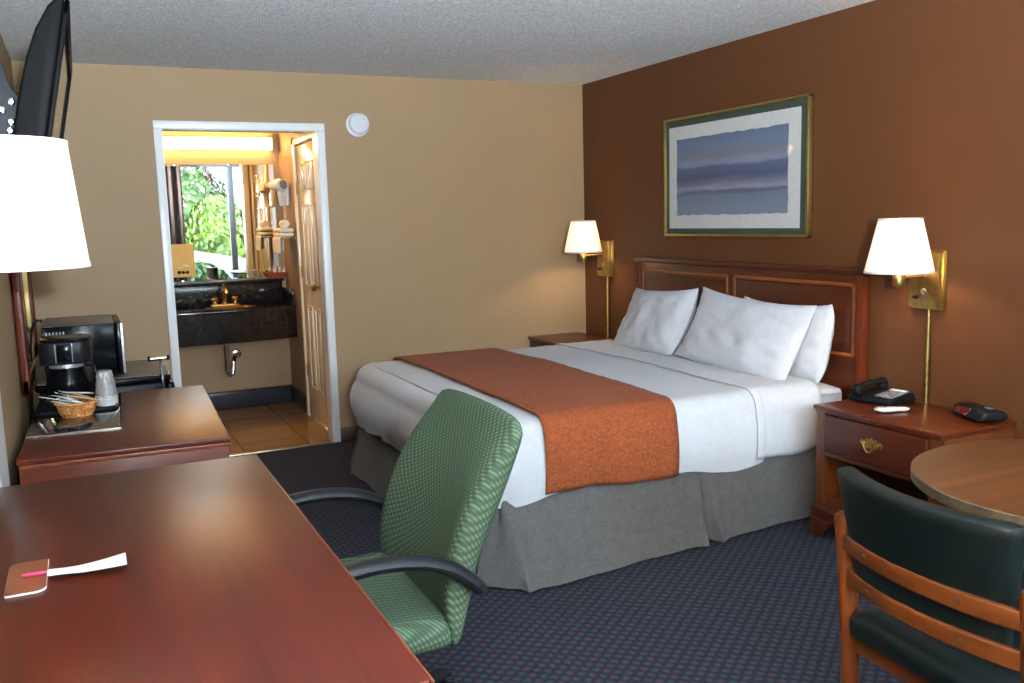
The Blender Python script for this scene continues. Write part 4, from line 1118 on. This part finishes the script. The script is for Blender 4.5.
# ---------------------------------------------------------------- vanity alcove
vc = thing('vanity_counter', 'black granite vanity counter with curved front and brass sink', 'vanity', (.6, YA - .2, .835))
vo_ = Matrix.Translation((-.6, -(YA - .2), -.835))
def vfront(x, out=0.0):            # bow fronted plan
    u = (x - .85) / .64
    return YA - .44 - out - .085 * max(0, 1 - u * u)
xs = [XL + .002 + (1.470 - XL - .002) * k / 40 for k in range(41)]
poly = [(x, vfront(x)) for x in xs] + [(1.470, YA - .004), (XL + .002, YA - .004)]
MB().prism(poly, .815, .835, 'z', .003, xf=vo_).build('counter_top', M['granite'], vc)
poly = [(x, vfront(x, -.02)) for x in xs] + [(x, vfront(x, -.045)) for x in xs[::-1]]
MB().prism(poly, .588, .815, 'z', xf=vo_).build('apron', M['granite'], vc)
MB().box(XL + .002, 1.455, YA - .03, YA - .004, .835, 1.015, .002, xf=vo_).build('backsplash', M['granite'], vc)
MB().box(XL + .002, 1.455, YA - .115, YA - .004, 1.012, 1.03, .003, xf=vo_).build('ledge', M['granite'], vc)
MB().box(1.455, 1.472, YA - .40, YA - .004, .835, .955, .003, xf=vo_).build('side_splash', M['granite'], vc)
sk = MB().lathe([(.185, .0), (.19, .006), (.178, .008), (.165, .004), (.15, -.02), (.10, -.085), (.0, -.10)], (1.0, YA - .285, .836), 48, sx=1.0, sy=.72, caps=False, xf=vo_).build('sink_basin', M['brass'], vc)
MB().lathe([(.022, 0), (.022, .003), (.0, .004)], (1.0, YA - .285, .739), 16, caps=False, xf=vo_).build('drain', M['chrome'], sk)
fc = thing('faucet', 'brass two handle faucet behind the sink', 'faucet', (.985, YA - .125, .8365))
MB().box(-.085, .085, -.025, .025, 0, .014, .006, 3).build('base_plate', M['brass'], fc)
MB().tube([(0, 0, .01), (0, -.004, .07), (0, -.03, .105), (0, -.075, .10), (0, -.10, .078)], [.017, .015, .013, .012, .011], 14).build('spout', M['brass'], fc)
MB().cyl((0, .012, .02), (0, .012, .125), .004, n=8).lathe([(.004, .125), (.009, .131), (.004, .139)], (0, .012, 0), 12).build('lift_rod', M['brass'], fc)
for s_ in (-1, 1):
    MB().lathe([(.016, .012), (.012, .022), (.012, .03), (.024, .034), (.026, .046), (.02, .055), (.0, .057)], (s_ * .062, 0, 0), 18, caps=False).build('handle', M['brass'], fc)
dt = thing('drain_trap', 'chrome drain trap under the vanity sink', 'pipe', (.955, YA - .25, .30))
P = [(0, 0, .44), (0, 0, .10)] + [(.0 + .0 * k, .035 - .035 * cos(pi * k / 10), .06 - .05 * sin(pi * k / 10)) for k in range(11)]
MB().tube([(0, 0, .44), (0, 0, .20)], .0155, 14).build('tailpiece', M['chrome'], dt)
MB().tube([(0, 0, .21), (0, 0, .06), (.006, .004, .025), (.022, .010, .008), (.040, .016, .022), (.046, .02, .06), (.050, .025, .11), (.062, .05, .135), (.09, .12, .14), (.105, .245, .14)], .018, 14).build('trap_bend', M['chrome'], dt)
for z_ in (.20, .07): MB().cyl((0, 0, z_ - .014), (0, 0, z_ + .014), .024, n=12).build('slip_nut', M['chrome'], dt)
MB().lathe([(.042, 0), (.038, .008), (.02, .014)], n=24, xf=Matrix.Translation((.105, .249, .14)) @ Matrix.Rotation(pi / 2, 4, 'X')).build('wall_flange', M['chrome'], dt)
vm = thing('vanity_mirror', 'wide frameless mirror reflecting the garden window over the vanity', 'mirror', (.6, YA, 1.04))
vm.rotation_euler = (R(.33), 0, 0)
MB().box(-.60, .840, -.010, -.004, 0, .893).build('glass', M['mirror'], vm, smooth=False)
m = MB()
for x_ in (-.3, .1, .5): m.box(x_ - .012, x_ + .012, -.0125, -.002, .885, .899, .001).box(x_ - .012, x_ + .012, -.0125, -.002, -.006, .006, .001)
m.build('clip', M['chrome'], vm)
vl = thing('vanity_light', 'long lit fluorescent fixture above the vanity mirror', 'light fixture', (.6, YA, 2.045))
MB().box(-.60, .835, -.012, -.004, 0, .10, .002).build('housing', M['white_plastic'], vl)
MB().prism([(-.075, .014), (-.065, .006), (-.013, .006), (-.013, .086), (-.075, .086)], -.592, .828, 'x', .004).build('diffuser', M['tube'], vl)
for x_ in (-.60, .829): MB().box(x_, x_ + .006, -.08, -.004, -.002, .096, .001).build('end_cap', M['white_plastic'], vl)
fc.scale = (1.25, 1.25, 1.3)
# card in acrylic holder
cdh = thing('tent_card', 'yellow card in clear stand on the vanity ledge', 'card', (.70, YA - .06, 1.03), R(0))
MB().prism([(x, z + .172) for x, z in rrect(.088, .126, .02)], -.004, .0, 'y').build('card', M['yellow_card'], cdh)
pr = MB()
for x_ in (-.03, .0, .03): pr.lathe([(.013, 0), (.009, 0)], n=14, caps=True, xf=Matrix.Translation((x_, -.0046, .082)) @ Matrix.Rotation(pi / 2, 4, 'X'))
pr.build('brown_emblem', M['brown_print'], cdh)
MB().box(-.035, -.012, -.0052, -.0042, .118, .124).box(.0, .045, -.0052, -.0042, .128, .136).build('white_emblem', M['paper_white'], cdh)
MB().box(-.06, .06, -.03, .03, 0, .004, .001).box(-.05, -.046, -.012, .012, .004, .05).box(.046, .05, -.012, .012, .004, .05).build('clear_stand', M['clear'], cdh)
# toiletries basket
tb = thing('toiletry_basket', 'red brown wicker basket of toiletries on the vanity ledge', 'basket', (1.405, YA - .062, 1.031))
def wick2(i, k):
    th = 2 * pi * i / 60; t = k / 8; wv_ = .002 * (1 if (i // 3 + k) % 2 else -1)
    return ((.066 + .02 * t + wv_) * cos(th), (.036 + .012 * t + wv_) * sin(th), .002 + .042 * t)
MB().grid(wick2, 60, 9, cu=True).lathe([(1, 0), (1, .004)], n=30, sx=.066, sy=.036).build('woven_body', M['wicker_red'], tb, fixn=False)
MB().tube([(.088 * cos(a), .05 * sin(a), .046) for a in [2 * pi * k / 48 for k in range(48)]], .005, 6, closed=True).build('rim', M['wicker_red'], tb)
for (x_, mt_, h_, lb) in ((-.045, 'wicker_red', .075, 'slim brown toiletry bottle leaning in the vanity basket'), (-.012, 'towel', .09, 'white toiletry bottle standing in the vanity basket'), (.020, 'pink', .085, 'pink toiletry bottle standing in the vanity basket'), (.046, 'paper_white', .075, 'short white toiletry bottle at the wall end of the vanity basket')):
    bt = thing('toiletry_bottle', lb, 'bottle', (1.405 + x_, YA - .062, 1.036))
    bt.rotation_euler = (R(6), R(x_ * 300), 0)
    MB().lathe([(.011, 0), (.013, .004), (.013, h_ * .7), (.006, h_ * .8)], n=16).build('bottle', M[mt_] if mt_ != 'pink' else M['packet_tan'], bt)
    MB().lathe([(.008, h_ * .78), (.008, h_)], n=14).build('cap', M['white_plastic'], bt)
for k, x_ in enumerate((1.18, 1.245)):
    gl = thing('drinking_glass', 'clear tumbler on the vanity ledge near the toiletry basket', 'glass', (x_, YA - .065, 1.031), 0, 'tumblers on the vanity ledge')
    MB().lathe([(.0, .004), (.024, .004), (.03, .07), (.031, .07), (.026, 0), (.0, 0)], n=24, caps=False).build('tumbler', M['clear'], gl)
    MB().tube([(.031 * cos(a), .031 * sin(a), .07) for a in [2 * pi * q / 24 for q in range(24)]], .0012, 6, closed=True).build('rim', M['white_plastic'], gl)
# hair dryer
hd_ = thing('hair_dryer', 'white wall mounted hair dryer on the alcove wall', 'hair dryer', (1.49, 7.20, 1.70))
MB().box(-.035, 0, -.04, .05, -.10, .075, .014, 3).build('wall_holder', M['white_plastic'], hd_)
MB().lathe([(.034, -.055), (.046, -.045), (.048, .0), (.040, .05), (.030, .085), (.028, .10)], n=24, xf=Matrix.Translation((-.075, -.02, .06)) @ Matrix.Rotation(R(25), 4, 'Z') @ Matrix.Rotation(-pi / 2, 4, 'X')).build('barrel', M['white_plastic'], hd_)
MB().lathe([(.0, 0), (.033, .0), (.033, .006), (.0, .006)], n=24, caps=False, xf=Matrix.Translation((-.075, -.02, .06)) @ Matrix.Rotation(R(25), 4, 'Z') @ Matrix.Translation((0, -.062, 0)) @ Matrix.Rotation(-pi / 2, 4, 'X')).build('intake_grille', M['grey_plastic'], hd_)
MB().tube([(-.070, -.01, .03), (-.066, -.008, -.05), (-.058, -.006, -.10)], [.022, .018, .016], 14).build('handle', M['white_plastic'], hd_)
MB().tube([(-.035 + .010 * cos(k * 1.1), .01 + .010 * sin(k * 1.1), -.10 - .0035 * k) for k in range(40)], .003, 6).build('coiled_cord', M['white_plastic'], hd_)
# towel shelf
ts = thing('towel_rack', 'chrome towel shelf on the alcove wall under the hair dryer', 'towel rack', (1.49, 7.12, 1.355))
for y_ in (-.16, .16):
    MB().tube([(0, y_, 0), (-.125, y_, 0)], .007, 10).lathe([(.02, 0), (.016, .01)], n=16, xf=Matrix.Translation((0, y_, 0)) @ Matrix.Rotation(-pi / 2, 4, 'Y')).build('bracket', M['chrome'], ts)
for x_ in (-.03, -.075, -.12): MB().cyl((x_, -.16, 0), (x_, .16, 0), .0055, n=10).build('shelf_bar', M['chrome'], ts)
ft = thing('folded_towel', 'folded white towel lying on the alcove towel rack', 'towel', (1.415, 7.12, 1.3625))
for k in range(2):
    MB().rbox(.056, .145, .017, .016, 6, lambda p: p + Vector((0, 0, .0015 * mnoise.noise(p * 20))), Matrix.Translation((0, 0, .017 + k * .034))).build('fold', M['towel'], ft)
ht = thing('hanging_towel', 'white hand towel draped over the outer bar of the towel rack', 'towel', (1.37, 7.12, 1.355))
def hang(i, k):
    y = -.14 + .25 * i / 30; s_ = k / 20
    if s_ < .45: x_, z_ = -.011 - .003 * sin(y * 60), -.115 * (1 - s_ / .45)
    elif s_ < .55: a = (s_ - .45) / .1 * pi; x_, z_ = -.011 * cos(a), .0085 * sin(a)
    else: x_, z_ = .011, -.10 * (s_ - .55) / .45
    return (x_ + .003 * sin(y * 45) * (1 if abs(s_ - .5) > .1 else 0), y, z_)
ob = MB().grid(hang, 31, 21).build('towel_cloth', M['towel'], ht, fixn=False, angle=80)
md = ob.modifiers.new('thick', 'SOLIDIFY'); md.thickness = .005
rl = thing('rolled_towel', 'rolled white washcloth resting on top of the folded alcove towel', 'towel', (1.415, 7.06, 1.4315 + .030))
MB().tube([(0, .065, 0), (0, .06, 0), (0, -.06, 0), (0, -.065, 0)], [.022, .029, .029, .022], 20).build('roll', M['towel'], rl)

# added torchiere, unseen behind the camera, standing in for a bounced flash
fl = thing('added_fill_lamp', 'added steel torchiere fill lamp, unseen behind the camera', 'lamp', (.12, -.5, 0))
MB().lathe([(.14, 0), (.14, .015), (.03, .03)], n=36).build('base', M['silver_plastic'], fl)
MB().cyl((0, 0, .03), (0, 0, 1.47), .014, n=14).build('pole', M['silver_plastic'], fl)
MB().lathe([(.02, 1.45), (.10, 1.48), (.17, 1.55), (.172, 1.55), (.10, 1.475), (.018, 1.445)], n=40).build('bowl_shade', M['silver_plastic'], fl)
L = bpy.data.lights.new('fill_bulb_light', 'POINT'); L.energy = 1000; L.color = (.74, .88, 1.0); L.shadow_soft_size = .05
lo = bpy.data.objects.new('added_fill_light', L); COL.objects.link(lo); lo.parent = fl; lo.location = (0, 0, 1.555)

# ---------------------------------------------------------------- light
W = bpy.data.worlds.new('overcast_sky'); SC.world = W; W.use_nodes = True
nt = W.node_tree; nt.nodes.clear()
o_ = nt.nodes.new('ShaderNodeOutputWorld'); bg = nt.nodes.new('ShaderNodeBackground')
tc = nt.nodes.new('ShaderNodeTexCoord'); sx_ = nt.nodes.new('ShaderNodeSeparateXYZ'); rp_ = nt.nodes.new('ShaderNodeValToRGB')
rp_.color_ramp.elements[0].position = 0; rp_.color_ramp.elements[0].color = (.80, .90, 1.0, 1)
rp_.color_ramp.elements[1].position = .9; rp_.color_ramp.elements[1].color = (.56, .76, 1.0, 1)
nt.links.new(tc.outputs['Generated'], sx_.inputs[0]); nt.links.new(sx_.outputs[2], rp_.inputs[0]); nt.links.new(rp_.outputs[0], bg.inputs[0])
bg.inputs[1].default_value = 19.0
nt.links.new(bg.outputs[0], o_.inputs[0])
pl_ = bpy.data.lights.new('window_portal', 'AREA'); pl_.shape = 'RECTANGLE'; pl_.size = WX1 - WX0; pl_.size_y = WZ1 - WZ0
pl_.cycles.is_portal = True
po_ = bpy.data.objects.new('window_portal', pl_); COL.objects.link(po_)
po_.location = ((WX0 + WX1) / 2, YF - T - .01, (WZ0 + WZ1) / 2); po_.rotation_euler = (R(90), 0, 0)

# ---------------------------------------------------------------- camera
cam = bpy.data.cameras.new('camera'); cam.sensor_width = 36; cam.lens = 910.9026 / 1024 * 36; cam.clip_start = .02
co = bpy.data.objects.new('camera', cam); COL.objects.link(co)
r_ = Vector((0.90398636, -0.42672137, -0.02678674)); u_ = Vector((0.08130879, 0.11006547, 0.99059299)); f_ = Vector((0.4197589, 0.89766055, -0.13419388))
mm = Matrix((r_, u_, -f_)).transposed().to_4x4(); mm.translation = Vector((0, 0, 1.4591))
co.matrix_world = mm
SC.camera = co
SC.view_settings.view_transform = 'Standard'; SC.view_settings.look = 'None'; SC.view_settings.gamma = 1; SC.view_settings.use_curve_mapping = False
SC.view_settings.exposure = 1.14
SC.cycles.max_bounces = 10; SC.cycles.diffuse_bounces = 6; SC.cycles.glossy_bounces = 5; SC.cycles.transparent_max_bounces = 12
SC.cycles.caustics_reflective = False; SC.cycles.caustics_refractive = False
SC.cycles.sample_clamp_indirect = 8
